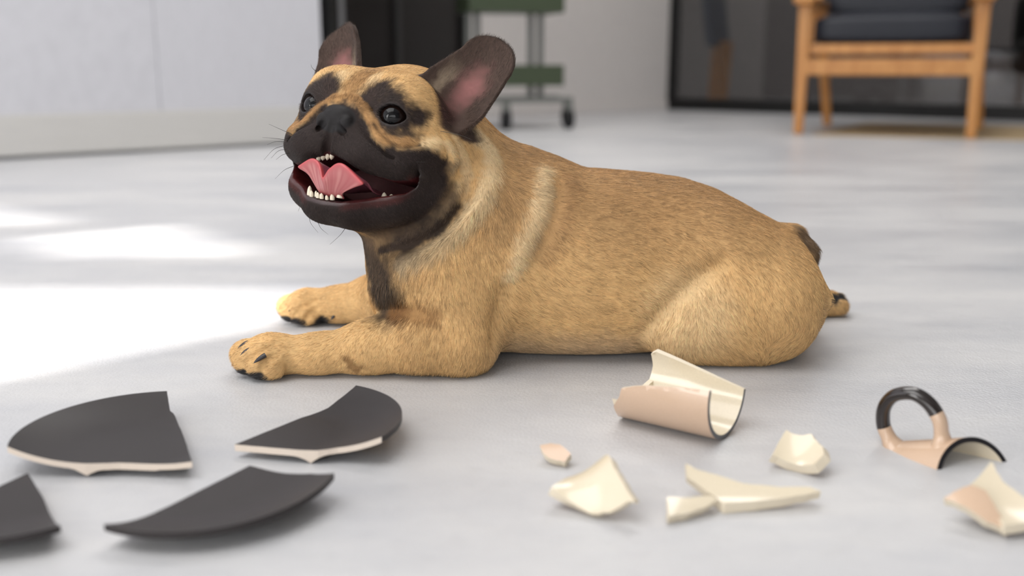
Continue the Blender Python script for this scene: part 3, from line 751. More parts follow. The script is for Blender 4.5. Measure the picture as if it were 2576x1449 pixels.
# ---- head
hell(0, 0.000, 0.004, (0.064, 0.060, 0.043), 0.01)
hell(0.034, 0.026, 0.018, (0.030, 0.026, 0.024), 0.014)
hell(0.048, 0.008, -0.024, (0.032, 0.042, 0.040), 0.02)
hell(0, 0.042, -0.020, (0.036, 0.030, 0.026), 0.012)
hell(0.026, 0.041, -0.033, (0.031, 0.032, 0.0235), 0.008)
hell(0.047, 0.029, -0.034, (0.027, 0.031, 0.0215), 0.010)
# lower jaw
hell(0, 0.041, -0.0805, (0.033, 0.0255, 0.0155), 0.012)
hell(0, -0.012, -0.070, (0.050, 0.036, 0.030), 0.014)
hell(0, 0.018, -0.086, (0.038, 0.032, 0.013), 0.010)
for sg in (1, -1):
    chain(hpath([(0.018, 0.044, -0.0795), (0.044, 0.028, -0.068), (0.056, -0.002, -0.048)], sg), [0.0160, 0.0185, 0.024], 0.012)
# mouth opening: between the drooping upper lip line and the lower lip line
_LIPX = np.array([0, .016, .036, .053, .0636, .0675, .072])
_LIPU = np.array([-.0395, -.0425, -.0505, -.0525, -.0485, -.042, -.035])
_JAWX = np.array([0, .0175, .036, .052, .062, .068, .072])
_JAWU = np.array([-.0780, -.0765, -.0690, -.0640, -.0585, -.0500, -.0400])
def head_local(x, y, z):
    x, y, z = x - HC[0], y - HC[1], z - HC[2]
    return (HM[0, 0] * x + HM[1, 0] * y + HM[2, 0] * z, HM[0, 1] * x + HM[1, 1] * y + HM[2, 1] * z, HM[0, 2] * x + HM[1, 2] * y + HM[2, 2] * z)
def _mouth(x, y, z):
    l, f, u = head_local(x, y, z)
    al = np.sqrt(l * l + 1e-5)
    d = np.maximum(u - np.interp(al, _LIPX, _LIPU), np.interp(al, _JAWX, _JAWU) - u)
    return np.maximum(np.maximum(d, al - 0.0705), 0.010 * (al / 0.07) ** 2 - 0.006 - f)
_apply(_mouth, HC - 0.10, HC + 0.10, 0.005, 'cut')
# nose
NX = -0.0018
ell(hw(NX, 0.0600, -0.0070), (0.0165, 0.0120, 0.0105), 0.003, HM)
for sg in (1, -1): ell(hw(NX + sg * 0.0120, 0.0640, -0.0120), (0.0072, 0.0082, 0.0080), 0.0012, HM)
for sg in (1, -1):
    chain([hw(NX + sg * p_[0], p_[1], p_[2]) for p_ in ((0.0046, 0.0745, -0.0095), (0.0078, 0.0735, -0.0160), (0.0135, 0.0690, -0.0200), (0.0180, 0.0640, -0.0185))], [0.0024, 0.0040, 0.0030, 0.0014], 0.0008, 'cut')
# folds of the face: the rope from above the nose down to the cheeks, furrows on both sides of it
for sg in (1, -1):
    crease(hpath([(0.004, 0.061, 0.010), (0.0223, 0.060, 0.0005), (0.0367, 0.058, -0.013), (0.0492, 0.053, -0.0235), (0.0671, 0.04, -0.0246), (0.078, 0.022, -0.020), (0.079, 0.0, -0.030)], sg), -0.0052, 0.0048)
    crease(hpath([(0.021, 0.055, 0.006), (0.034, 0.053, -0.004), (0.046, 0.050, -0.0145), (0.058, 0.043, -0.0190), (0.072, 0.028, -0.014)], sg), 0.0062, 0.0030)
    crease(hpath([(0.016, 0.066, 0.000), (0.029, 0.064, -0.012), (0.041, 0.062, -0.026), (0.056, 0.054, -0.0335), (0.070, 0.036, -0.0320)], sg), 0.0048, 0.0030)
    crease(hpath([(0.005, 0.058, 0.016), (0.006, 0.050, 0.030), (0.006, 0.036, 0.042)], sg), 0.0018, 0.0030)
    crease(hpath([(0.024, 0.052, 0.012), (0.038, 0.050, 0.0165), (0.054, 0.043, 0.012)], sg), -0.0028, 0.0055)

# ears: dished leaf shapes
EAR = {}
for sg in (1, -1):
    base, top = hw(sg * 0.0655, -0.010, 0.034), hw(sg * 0.0810, -0.021, 0.0655)
    a = top - base; hgt = np.linalg.norm(a); a /= hgt
    b = hw(sg * 0.0919, -0.012, 0.0098) - hw(sg * 0.0375, -0.006, 0.054); b -= a * (a @ b); b /= np.linalg.norm(b)
    n = np.cross(a, b)
    if n @ HM[:, 1] < 0: n = -n
    EAR[sg] = (base, a, b, n, hgt)
    def _ear(x, y, z):
        x, y, z = x - base[0], y - base[1], z - base[2]
        s = x * b[0] + y * b[1] + z * b[2]; t = x * a[0] + y * a[1] + z * a[2]; w = x * n[0] + y * n[1] + z * n[2]
        q = np.clip(t / hgt, 0, 1)
        d2 = np.sqrt(s * s + (t - q * hgt) ** 2) - (0.0325 + (0.0243 - 0.0325) * q)
        w = w - 15.0 * s * s + 5.0 * np.clip(t, -0.03, 0.03) * 0.03 + 0.008 - 0.012 * np.clip(t / 0.06, -1, 1)
        dw = (np.abs(w) - 0.0020) * 0.85
        o = np.maximum(d2, dw)
        return np.where((d2 > 0) & (dw > 0), np.sqrt(np.maximum(d2, 0) ** 2 + np.maximum(dw, 0) ** 2), o) - 0.0012
    _apply(_ear, base - 0.085, base + 0.085, 0.010, 'add')

# eyes: sockets and lids
EYE = {}
EYE_R = 0.0128
for sg in (1, -1):
    c = hw(sg * 0.0415, 0.0435, 0.001)
    look = HM @ np.array([sg * 0.36, 0.92, 0.10]); look /= np.linalg.norm(look)
    up = HM[:, 2] - look * (HM[:, 2] @ look); up /= np.linalg.norm(up); side = np.cross(look, up) * sg
    if side @ HM[:, 0] * sg < 0: side = -side
    EYE[sg] = (c, look, up, side)
    ell(c, (EYE_R + 0.0022,) * 3, 0.010)
    def _lid(x, y, z):
        x, y, z = x - c[0], y - c[1], z - c[2]
        s = x * side[0] + y * side[1] + z * side[2]; t = x * up[0] + y * up[1] + z * up[2]; w = x * look[0] + y * look[1] + z * look[2]
        R = 0.01435; off = 0.0061
        d2 = np.maximum(np.sqrt(s * s + (t + off) ** 2), np.sqrt(s * s + (t - off) ** 2)) - R
        return np.maximum(d2, -w - 0.002)
    _apply(_lid, c - 0.03, c + 0.03, 0.0015, 'cut')

# ---- a picture ray meets the modelled surface here
_ORG = np.array([0, 0, CAM_H])
def surf(px, py):
    a, b = (px - 1288.0) / FPX, -(py - 724.5) / FPX
    r = np.array([a, _c + b * _s, -_s + b * _c])
    t = np.linspace(0.76, 1.16, 1200)
    P = _ORG + t[:, None] * r
    I = np.clip(np.round((P - LO) / VOX).astype(int), 0, DIM - 1)
    v = D[I[:, 0], I[:, 1], I[:, 2]]
    k = np.argmax(v < 0) if (v < 0).any() else int(np.argmin(v))
    return P[k]
def spath(pts): return [surf(*p) for p in pts]

# folds of the skin
NECK_BAND = spath([(1205, 345), (1238, 400), (1222, 480), (1170, 560), (1095, 625), (1015, 660)])
NECK_FURROW = spath([(1165, 420), (1178, 490), (1135, 560), (1060, 612), (980, 632)])
CHEEK_BAND = spath([(1140, 340), (1172, 420), (1150, 500), (1085, 565), (1000, 600)])
PHILTRUM = spath([(834, 312), (826, 345), (820, 392)])
FACE_LINE = spath([(940, 312), (962, 336), (989, 359), (1020, 369), (1056, 364)])
CHEEK_FOLD = spath([(1073, 358), (1126, 366), (1141, 398), (1138, 425)])
SHOULDER_BAND = spath([(1372, 430), (1362, 520), (1325, 610), (1285, 690)])
THIGH_EDGE = spath([(1636, 838), (1690, 772), (1760, 708), (1835, 650)])
ELBOW_EDGE = spath([(1238, 880), (1252, 800), (1275, 720)])
ARM_FOLD = spath([(985, 785), (1020, 780), (1060, 790)])
crease(PHILTRUM, 0.0075, 0.0028)
crease(FACE_LINE, 0.0062, 0.0022)
for g_ in ([(700, 868), (655, 885), (622, 912)], [(706, 880), (676, 905), (655, 938)], [(672, 852), (636, 860), (608, 880)], [(800, 755), (765, 770), (742, 795)], [(805, 768), (785, 785), (768, 808)]):
    crease(spath(g_), 0.0042, 0.0030)
crease(CHEEK_FOLD, -0.0050, 0.0055)
crease(spath([(1050, 340), (1105, 352), (1128, 385), (1122, 420)]), 0.0045, 0.0040)
crease(NECK_BAND, -0.0050, 0.0085)
crease(NECK_FURROW, 0.0065, 0.0060)
crease(CHEEK_BAND, -0.0030, 0.0060)
crease(SHOULDER_BAND, -0.0040, 0.0100)
crease(spath([(1405, 440), (1395, 540), (1350, 650)]), 0.0030, 0.0090)
crease(THIGH_EDGE, 0.0060, 0.0100)
crease(ELBOW_EDGE, 0.0060, 0.0090)
crease(ARM_FOLD, 0.0020, 0.0070)
crease(spath([(862, 905), (900, 925), (930, 940)]), 0.0020, 0.0050)

# floor contact: nothing of the animal reaches below the floor
sl = slice(0, int((0.02 - LO[2]) / VOX))
D[:, :, sl] = -_smin(-D[:, :, sl], (AX[2][None, None, sl] - 0.0008), 0.006)

# ---- polygonise (surface nets)
def surface_nets(D):
    ins = D < 0
    n = np.zeros(tuple(np.array(D.shape) - 1), np.uint8)
    for i in (0, 1):
        for j in (0, 1):
            for k in (0, 1):
                n += ins[i:D.shape[0] - 1 + i, j:D.shape[1] - 1 + j, k:D.shape[2] - 1 + k]
    act = (n > 0) & (n < 8); del n
    ci = np.argwhere(act); idx = np.full(act.shape, -1, np.int32); idx[act] = np.arange(len(ci))
    corner = [(i, j, k) for i in (0, 1) for j in (0, 1) for k in (0, 1)]
    V = np.stack([D[ci[:, 0] + i, ci[:, 1] + j, ci[:, 2] + k] for i, j, k in corner], 1)
    acc = np.zeros((len(ci), 3)); cnt = np.zeros(len(ci))
    for p in range(8):
        for q in range(p + 1, 8):
            dp = np.array(corner[q]) - np.array(corner[p])
            if np.abs(dp).sum() != 1: continue
            a, b = V[:, p], V[:, q]; m = (a < 0) != (b < 0)
            t = np.where(m, a / np.where(m, a - b, 1), 0)
            acc += m[:, None] * (np.array(corner[p]) + t[:, None] * dp); cnt += m
    verts = LO + VOX * (ci + acc / cnt[:, None])
    faces = []
    S = D.shape
    for ax in range(3):
        o1, o2 = (ax + 1) % 3, (ax + 2) % 3
        lo = [slice(None)] * 3; hi = [slice(None)] * 3
        lo[ax] = slice(0, S[ax] - 1); hi[ax] = slice(1, S[ax])
        for o in (o1, o2): lo[o] = slice(1, S[o] - 1); hi[o] = slice(1, S[o] - 1)
        A, B = ins[tuple(lo)], ins[tuple(hi)]
        e = np.argwhere(A != B); flip = A[e[:, 0], e[:, 1], e[:, 2]]
        off = np.zeros(3, int); off[o1] = 1; off[o2] = 1
        e = e + off
        def cell(d1, d2):
            q = e.copy(); q[:, o1] += d1; q[:, o2] += d2
            return idx[q[:, 0], q[:, 1], q[:, 2]]
        f = np.stack([cell(-1, -1), cell(0, -1), cell(0, 0), cell(-1, 0)], 1)
        f[~flip] = f[~flip][:, ::-1]
        faces.append(f)
    return verts, np.concatenate(faces)
DV, DF = surface_nets(D)

# ---- colour of the coat, from where on the body a point lies
_rng = np.random.default_rng(7)
_NT = _rng.random((32, 32, 32)).astype(np.float32)
def vnoise(P, s):
    q = P / s; i = np.floor(q).astype(int); f = q - i; f = f * f * (3 - 2 * f); out = 0
    for a in (0, 1):
        for b in (0, 1):
            for c in (0, 1):
                w = (f[:, 0] if a else 1 - f[:, 0]) * (f[:, 1] if b else 1 - f[:, 1]) * (f[:, 2] if c else 1 - f[:, 2])
                out = out + w * _NT[(i[:, 0] + a) % 32, (i[:, 1] + b) % 32, (i[:, 2] + c) % 32]
    return out
def sstep(a, b, x):
    t = np.clip((x - a) / (b - a), 0, 1); return t * t * (3 - 2 * t)
def dpath(P, pts, n=3):
    Q = smooth_path(pts, n) if len(pts) > 1 else np.array(pts + pts)
    best = np.full(len(P), 9.0)
    for i in range(len(Q) - 1):
        a, ba = Q[i], Q[i + 1] - Q[i]
        t = np.clip((P - a) @ ba / (ba @ ba + 1e-12), 0, 1)
        best = np.minimum(best, np.linalg.norm(P - a - t[:, None] * ba, axis=1))
    return best
FAWN, CREAM, SADDLE, BELLY = lin(220, 180, 126), lin(236, 210, 168), lin(158, 121, 82), lin(206, 178, 144)
MASK, THROAT, ROPE, LID = lin(46, 38, 36), lin(80, 64, 52), lin(168, 128, 84), lin(50, 41, 40)
EARC, PINK, PAD, TAILC = lin(78, 63, 56), lin(160, 108, 106), lin(48, 47, 48), lin(84, 68, 56)
GUM, NOSEC = lin(66, 22, 24), lin(25, 22, 23)
_rope_x = np.array([0, .012, .022, .037, .049, .067, .078, .09]); _rope_u = np.array([.0050, .0045, -.003, -.0155, -.0250, -.0215, -.0200, -.024])
_thigh_light = None
def coat(P, Nn):
    """returns colour, fur length, gloss"""
    n = len(P)
    C = np.tile(FAWN, (n, 1)); L = np.full(n, 0.0064); G = np.zeros(n)
    j1 = vnoise(P + 3.1, 0.006) - 0.5; j2 = vnoise(P + 1.7, 0.022) - 0.5; j3 = vnoise(P, 0.0022) - 0.5
    jit = 0.006 * j1 + 0.006 * j2 + 0.003 * j3
    def mix(w, col, s=1.0):
        nonlocal C
        w = np.clip(w * s, 0, 1)[:, None]; C = C * (1 - w) + col * w
    x, y, z = P.T
    hl = (P - HC) @ HM; l, f, u = hl.T; al = np.abs(l)
    inhead = sstep(0.125, 0.100, np.sqrt(l * l + f * f + (u * np.where(u < 0, 0.78, 0.95)) ** 2)) * sstep(-0.075, -0.045, f)
    # dark saddle on the back, pale underside
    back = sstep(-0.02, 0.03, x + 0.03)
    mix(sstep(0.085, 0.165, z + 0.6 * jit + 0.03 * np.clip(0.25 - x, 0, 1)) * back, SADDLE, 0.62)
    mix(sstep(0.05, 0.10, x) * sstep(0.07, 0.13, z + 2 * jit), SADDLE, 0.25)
    mix(sstep(0.045, 0.008, z + jit) * sstep(-0.03, 0.0, x) * sstep(0.14, 0.10, x), BELLY, 0.8)
    mix(sstep(0.060, 0.020, np.linalg.norm((P - THIGH_PALE) * np.array([1, 0.6, 1]), axis=1)), CREAM, 0.45)
    # bands of pale fur on the folds
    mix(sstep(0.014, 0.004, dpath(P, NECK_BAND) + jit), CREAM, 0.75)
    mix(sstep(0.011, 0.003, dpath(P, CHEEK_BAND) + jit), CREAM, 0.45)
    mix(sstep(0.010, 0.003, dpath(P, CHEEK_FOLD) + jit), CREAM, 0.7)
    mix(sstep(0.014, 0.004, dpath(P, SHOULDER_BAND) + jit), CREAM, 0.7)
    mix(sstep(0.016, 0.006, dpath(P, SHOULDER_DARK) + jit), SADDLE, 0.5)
    mix(sstep(0.010, 0.003, dpath(P, NECK_FURROW) + jit), THROAT, 0.22)  # faint shade of the neck crease painted into the coat
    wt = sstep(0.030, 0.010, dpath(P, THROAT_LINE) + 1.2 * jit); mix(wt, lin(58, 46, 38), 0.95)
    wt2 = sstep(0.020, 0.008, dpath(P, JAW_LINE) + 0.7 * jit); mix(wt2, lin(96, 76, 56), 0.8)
    mix(sstep(0.0075, 0.0025, dpath(P, DARK_FURROW) + 0.5 * jit), lin(46, 37, 32), 0.95)  # dark line painted along the throat crease as its shade
    mix(sstep(0.016, 0.004, dpath(P, ELBOW_DARK) + jit), lin(140, 98, 56), 0.7)
    mix(sstep(0.008, 0.002, dpath(P, CARPAL) + jit), lin(120, 84, 50), 0.7)
    # tail
    mix(sstep(0.019, 0.011, dpath(P, TAIL_LINE) + jit), TAILC, 0.85)
    # head
    hj = jit * 0.7
    fore = sstep(0.012, 0.003, np.hypot(al - 0.002, (u - 0.028) * 0.35) + hj) * sstep(0.005, 0.03, f) * inhead
    mix(fore, lin(140, 100, 60), 0.7)
    mix(sstep(0.010, 0.003, np.hypot(al - 0.018, u - 0.030) + hj) * sstep(0.01, 0.03, f) * inhead, CREAM, 0.5)
    brow = dpath(np.stack([al, f, u], 1), [np.array(p) for p in ((0.021, 0.054, 0.009), (0.031, 0.049, 0.017), (0.044, 0.045, 0.006), (0.057, 0.038, 0.003))])
    mix(sstep(0.0190, 0.0080, brow + hj) * sstep(0.008, 0.018, f), lin(52, 43, 40))
    brow2 = dpath(np.stack([al, f, u], 1), [np.array(p) for p in ((0.024, 0.052, 0.016), (0.030, 0.047, 0.025))])
    mix(sstep(0.0105, 0.0040, brow2 + hj) * sstep(0.012, 0.020, f), lin(58, 47, 43))
    under = dpath(np.stack([al, f, u], 1), [np.array(p) for p in ((0.034, 0.055, -0.008), (0.046, 0.050, -0.0150), (0.058, 0.042, -0.0135))])
    mix(sstep(0.0135, 0.004, under + hj) * sstep(0.012, 0.020, f), lin(62, 50, 46), 0.9)
    ru = np.interp(al, _rope_x, _rope_u)
    for sg in (1, -1):
        mix(sstep(EYE_R + 0.0125, EYE_R + 0.0035, np.linalg.norm(P - EYE[sg][0], axis=1) + hj), lin(52, 43, 40))
    rope = sstep(0.0065, 0.0030, np.abs(u - ru - 0.0045 + hj)) * sstep(0.010, 0.03, f) * sstep(0.075, 0.062, al)
    mix(rope, ROPE, 0.9)
    fback = np.where(u < -0.05, 0.004 + 0.15 * (-0.05 - u), 0.004)
    msk = sstep(0.0045, -0.0045, u - ru + 1.3 * hj) * sstep(fback - 0.014, fback + 0.008, f - hj) * inhead
    mix(msk, MASK)
    mix(msk * sstep(-0.075, -0.095, u) * sstep(0.05, 0.02, f), THROAT, 0.6)
    mix(sstep(0.0026, 0.0008, dpath(P, FACE_LINE)), lin(40, 32, 30), 0.85)  # shade of the fold under the eye put into the colour
    mix(sstep(0.0024, 0.0008, dpath(P, PHILTRUM)), lin(20, 16, 16), 0.9)  # groove below the nose darkened in colour so its shade reads
    # nose leather
    nz = sstep(1.12, 1.0, np.sqrt(((l - NX) / 0.0190) ** 2 + ((f - 0.066) / 0.013) ** 2 + ((u + 0.0095) / 0.0120) ** 2))
    mix(nz, NOSEC); G = np.maximum(G, nz * 0.26)
    # mouth, gums and lips
    up, lo = np.interp(al, _LIPX, _LIPU), np.interp(al, _JAWX, _JAWU)
    ff = np.interp(al, [0, .02, .036, .053, .0636, .070], [.066, .064, .060, .050, .040, .024])
    inm = sstep(0.0045, 0.0020, np.maximum(u - up, lo - u)) * sstep(0.076, 0.071, al) * sstep(-0.018, -0.012, f) * sstep(-0.0015, -0.0045, f - ff)
    mix(inm, GUM); G = np.maximum(G, inm * 0.22)
    lipw = sstep(0.0045, 0.002, np.abs(u - lo + 0.0012)) * sstep(0.076, 0.070, al) * sstep(0.015, 0.022, f)
    mix(lipw * sstep(0.048, 0.030, al), lin(58, 34, 36), 0.8)
    mix(sstep(0.0075, 0.003, np.abs(u - lo - 0.002)) * sstep(0.018, 0.030, l) * sstep(0.068, 0.055, al) * sstep(0.015, 0.022, f), lin(112, 50, 46), 0.0)
    mix(sstep(0.0035, -0.001, np.abs(u - lo + 0.0035) - 0.0045) * sstep(0.014, 0.026, np.abs(l)) * sstep(0.070, 0.058, al) * sstep(0.015, 0.024, f) * sstep(-0.012, -0.004, f - ff), lin(92, 42, 40), 0.42); G = np.maximum(G, lipw * 0.85)
    mix(sstep(0.006, 0.002, np.abs(u - lo - 0.004)) * sstep(0.02, 0.035, al) * sstep(0.07, 0.06, al) * sstep(0.015, 0.022, f), lin(120, 48, 44), 0.7)
    # eyelids
    for sg in (1, -1):
        de = np.linalg.norm(P - EYE[sg][0], axis=1)
        we = sstep(EYE_R + 0.0048, EYE_R + 0.0022, de); mix(we, lin(30, 24, 24)); G = np.maximum(G, we * 0.6)
    # ears
    L = np.where(inhead > 0.5, 0.0042, L)
    L = np.where(msk > 0.5, 0.0034, L)
    for sg in (1, -1):
        b0, a, b, nn, hg = EAR[sg]
        q = P - b0; s, t, w = q @ b, q @ a, q @ nn
        qq = np.clip(t / hg, 0, 1); d2 = np.hypot(s, t - qq * hg) - (0.0325 - 0.0085 * qq)
        we = sstep(0.0075, 0.004, d2) * sstep(0.030, 0.020, np.abs(w)) * sstep(0.036, 0.043, np.abs(l) * 0.6 + np.maximum(u, 0) * 0.55 + 0.006 * j1)
        mix(we, EARC)
        front = sstep(-0.1, 0.4, Nn @ nn)
        pk = sstep(0.0215, 0.003, np.hypot((s - 0.001) * 1.05, (t - 0.012) * 0.62) + 1.2 * jit)
        mix(we * pk * front, PINK, 0.72)
        mix(we * front * sstep(0.010, 0.002, np.abs(s + 0.020) + jit) * sstep(0.03, 0.0, t), lin(168, 150, 128), 0.6)
        mix(we * front * sstep(-0.008, -0.022, t) * sstep(0.02, 0.01, np.abs(s)), lin(70, 46, 44), 0.7)
        L = np.where(we > 0.4, 0.0042, L); L = np.where(we * pk * front > 0.3, 0.0016, L)
    # paws: pads
    for toes, hgt in ((NEAR_TOES, 0.010), (FAR_TOES, 0.010)):
        for px, Y, zz, r in toes:
            c = atz(px, 900, Y, 0.004) + np.array([-0.006, -0.003, 0])
            mix(sstep(0.010, 0.0075, np.linalg.norm((P - c) * np.array([0.9, 0.9, 1.1]), axis=1)), PAD)
    mix(sstep(0.012, 0.008, np.linalg.norm(P - atz(812, 800, 1.022, 0.004), axis=1)), PAD)
    for q in HIND_PADS:
        mix(sstep(0.0085, 0.006, np.linalg.norm(P - q, axis=1)), PAD)
    # lengths
    nb = sstep(0.03, 0.01, np.minimum(dpath(P, NECK_BAND), dpath(P, THROAT_LINE)))
    L = np.where(inhead < 0.5, L + 0.003 * nb, L)
    L = np.where((z < 0.06) & (x < -0.10), 0.0050, L)
    L = np.where(dpath(P, TAIL_LINE) < 0.016, 0.0085, L)
    L = L * (1 - 0.9 * G)
    L = np.where((inm + nz > 0.3) | (dpath(P, PHILTRUM) < 0.003), 0, L)
    # individual shade
    C = C * (1 + 0.16 * j1 + 0.22 * j3 + 0.14 * j2)[:, None]
    return np.clip(C, 0.002, 1), L, G
THIGH_PALE = surf(1730, 800)
SHOULDER_DARK = spath([(1425, 450), (1420, 540), (1370, 640)])
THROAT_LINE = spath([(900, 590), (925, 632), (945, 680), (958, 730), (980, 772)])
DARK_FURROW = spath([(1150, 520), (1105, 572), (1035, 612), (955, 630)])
JAW_LINE = spath([(1120, 500), (1060, 560), (980, 595), (930, 610)])
ELBOW_DARK = spath([(1000, 790), (1040, 790), (1080, 800)])
CARPAL = spath([(870, 905), (895, 925)])
TAIL_LINE = [at(2014, 605, 0.945), at(2026, 630, 0.942), at(2032, 668, 0.938)]
HIND_PADS = [at(2112, 772, 1.064), at(2094, 752, 1.062), at(2114, 748, 1.066)]
# furs run: picture anchors and the way the hair lies there
_flow = []
def _fl(px, py, dx, dy):
    p = surf(px, py); q = at(px + dx, py + dy, p[1]); v = q - p; _flow.append((p, v / np.linalg.norm(v)))
for a_ in ((1300, 420, 8, 3), (1400, 500, 10, 3), (1550, 520, 10, 1), (1700, 520, 10, 2), (1850, 580, 10, 4), (1960, 640, 6, 8), (1500, 700, 10, 2), (1400, 800, 9, 3), (1550, 840, 10, 1),
           (1350, 640, 7, 6), (1650, 700, 9, 4), (1800, 720, 5, 8), (1900, 760, 3, 9), (1700, 820, -2, 9), (1850, 860, 6, 6), (1980, 780, 4, 9), (2000, 860, -6, 4), (1280, 860, 8, 5),
           (1150, 660, 2, 9), (1080, 720, -2, 9), (1180, 780, 2, 9), (1100, 860, -2, 9), (1000, 870, -3, 8), (900, 880, -3, 7), (800, 900, -6, 5), (700, 890, -9, 2), (640, 890, -9, 3), (1180, 920, -2, 9),
           (980, 700, 1, 10), (1010, 650, -4, 9), (1090, 620, -6, 8), (1180, 550, -4, 9), (1225, 450, 0, 9), (1210, 350, 4, 9), (1290, 560, 3, 9), (930, 650, 3, 9), (960, 610, 5, 8),
           (900, 770, -9, 2), (800, 770, -9, 2), (750, 780, -9, 3), (2020, 620, 2, 9), (2080, 770, 9, 0), (2040, 750, 2, 9)):
    _fl(*a_)
for (l_, f_, u_), (dl, df, du) in (((0.0, 0.055, 0.018), (0, -0.3, 1)), ((0.0, 0.03, 0.045), (0, -1, 0.2)), ((0.03, 0.03, 0.040), (0.3, -1, 0.2)), ((0.055, 0.02, 0.020), (0.5, -1, -0.1)), ((0.05, 0.045, -0.02), (0.7, -0.6, -0.5)),
        ((0.06, 0.0, -0.02), (0.2, -1, -0.4)), ((0.02, 0.065, -0.03), (0.6, -0.2, -0.9)), ((0.045, 0.055, -0.045), (0.7, -0.4, -0.6)), ((0.0, 0.06, -0.09), (0, -0.2, -1)), ((0.045, 0.03, -0.085), (0.4, -1, -0.3)),
        ((0.0, 0.03, -0.10), (0, -1, -0.1)), ((0.06, -0.01, -0.055), (0.1, -1, -0.5)), ((0.07, -0.03, -0.02), (0.1, -0.8, -0.8)), ((0.078, -0.015, 0.05), (0.25, -0.1, 1)), ((0.082, -0.02, 0.075), (0.2, -0.1, 1)), ((0.05, -0.01, 0.055), (0.5, -0.1, 0.8))):
    for sg in (1, -1):
        if l_ == 0 and sg < 0: continue
        v = HM @ np.array([sg * dl, df, du]); _flow.append((hw(sg * l_, f_, u_), v / np.linalg.norm(v)))
_FP = np.array([q[0] for q in _flow]); _FV = np.array([q[1] for q in _flow])
def flow(P):
    out = np.zeros_like(P)
    for p, v in zip(_FP, _FV):
        out += v[None] / (((P - p) ** 2).sum(1)[:, None] + 4e-5) ** 1.6
    return out

dog = bpy.data.objects.new('dog', None); COL.objects.link(dog)
dog['label'] = 'fawn French bulldog with black muzzle and open mouth lying on the white floor'
dog['category'] = 'dog'
M_SKIN = attr_mat('dog_coat', 0.75, 0.2, gloss=True)
M_FUR = attr_mat('dog_fur', 0.45, 0.35)
body = mesh_np('body', DV, DF, M_SKIN, dog)
_nv = np.empty(len(DV) * 3, np.float32); body.data.vertex_normals.foreach_get('vector', _nv); DN = _nv.reshape(-1, 3).astype(float)
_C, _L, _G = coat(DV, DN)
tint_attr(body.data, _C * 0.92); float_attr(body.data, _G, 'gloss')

# ---- short lying fur
N_FUR = 480000
T3 = np.concatenate([DF[:, :3], DF[:, [0, 2, 3]]])
_A = 0.5 * np.linalg.norm(np.cross(DV[T3[:, 1]] - DV[T3[:, 0]], DV[T3[:, 2]] - DV[T3[:, 0]]), axis=1)
_Lt = _L[T3].mean(1); _zt = DV[T3][:, :, 2].mean(1); _gt = _G[T3].mean(1)
_A = _A * (_Lt > 0.0005) * (_zt > 0.002) * np.where(_Lt < 0.005, 2.2, 1.0) * (_gt < 0.5)
_cum = np.cumsum(_A); tri = np.searchsorted(_cum, _rng.random(N_FUR) * _cum[-1])
r1, r2 = _rng.random(N_FUR), _rng.random(N_FUR); r1s = np.sqrt(r1)
wts = np.stack([1 - r1s, r1s * (1 - r2), r1s * r2], 1)
RP = (DV[T3[tri]] * wts[:, :, None]).sum(1); RN = (DN[T3[tri]] * wts[:, :, None]).sum(1); RN /= np.linalg.norm(RN, axis=1)[:, None]
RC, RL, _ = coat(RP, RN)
T = flow(RP); T -= RN * (T * RN).sum(1)[:, None]; T /= np.linalg.norm(T, axis=1)[:, None] + 1e-9
B = np.cross(RN, T)
clump = (vnoise(RP + 5, 0.006) - 0.5) * 0.55
T = T + B * (clump + _rng.normal(0, 0.16, N_FUR))[:, None]; T /= np.linalg.norm(T, axis=1)[:, None]
RL = RL * _rng.uniform(0.65, 1.2, N_FUR)
lift = _rng.uniform(0.16, 0.42, N_FUR)
NP = 5
pts = np.empty((N_FUR, NP, 3), np.float32)
for i in range(NP):
    t = i / (NP - 1)
    pts[:, i] = RP - RN * 0.0004 + RL[:, None] * (T * t + RN * (lift * t - 0.55 * lift * t * t)[:, None])
pts[:, :, 2] = np.maximum(pts[:, :, 2], 0.0006)
hc = bpy.data.hair_curves.new('fur'); hc.add_curves([NP] * N_FUR)
hc.position_data.foreach_set('vector', pts.ravel())
rad = np.tile(np.array([1, 0.95, 0.8, 0.55, 0.15], np.float32), (N_FUR, 1)) * (0.000085 * np.clip(RL / 0.006, 0.6, 1.2))[:, None].astype(np.float32)
ra = hc.attributes.get('radius') or hc.attributes.new('radius', 'FLOAT', 'POINT'); ra.data.foreach_set('value', rad.ravel())
shade = _rng.choice([0.50, 0.92, 1.15, 1.55], N_FUR, p=[0.2, 0.35, 0.3, 0.15])[:, None]
shade = np.where(RC.mean(1)[:, None] < 0.05, shade ** 3.0, shade)
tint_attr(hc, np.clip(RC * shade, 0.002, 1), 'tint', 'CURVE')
hc.materials.append(M_FUR)
fur = bpy.data.objects.new('fur', hc); COL.objects.link(fur); fur.parent = dog; fur['kind'] = 'stuff'

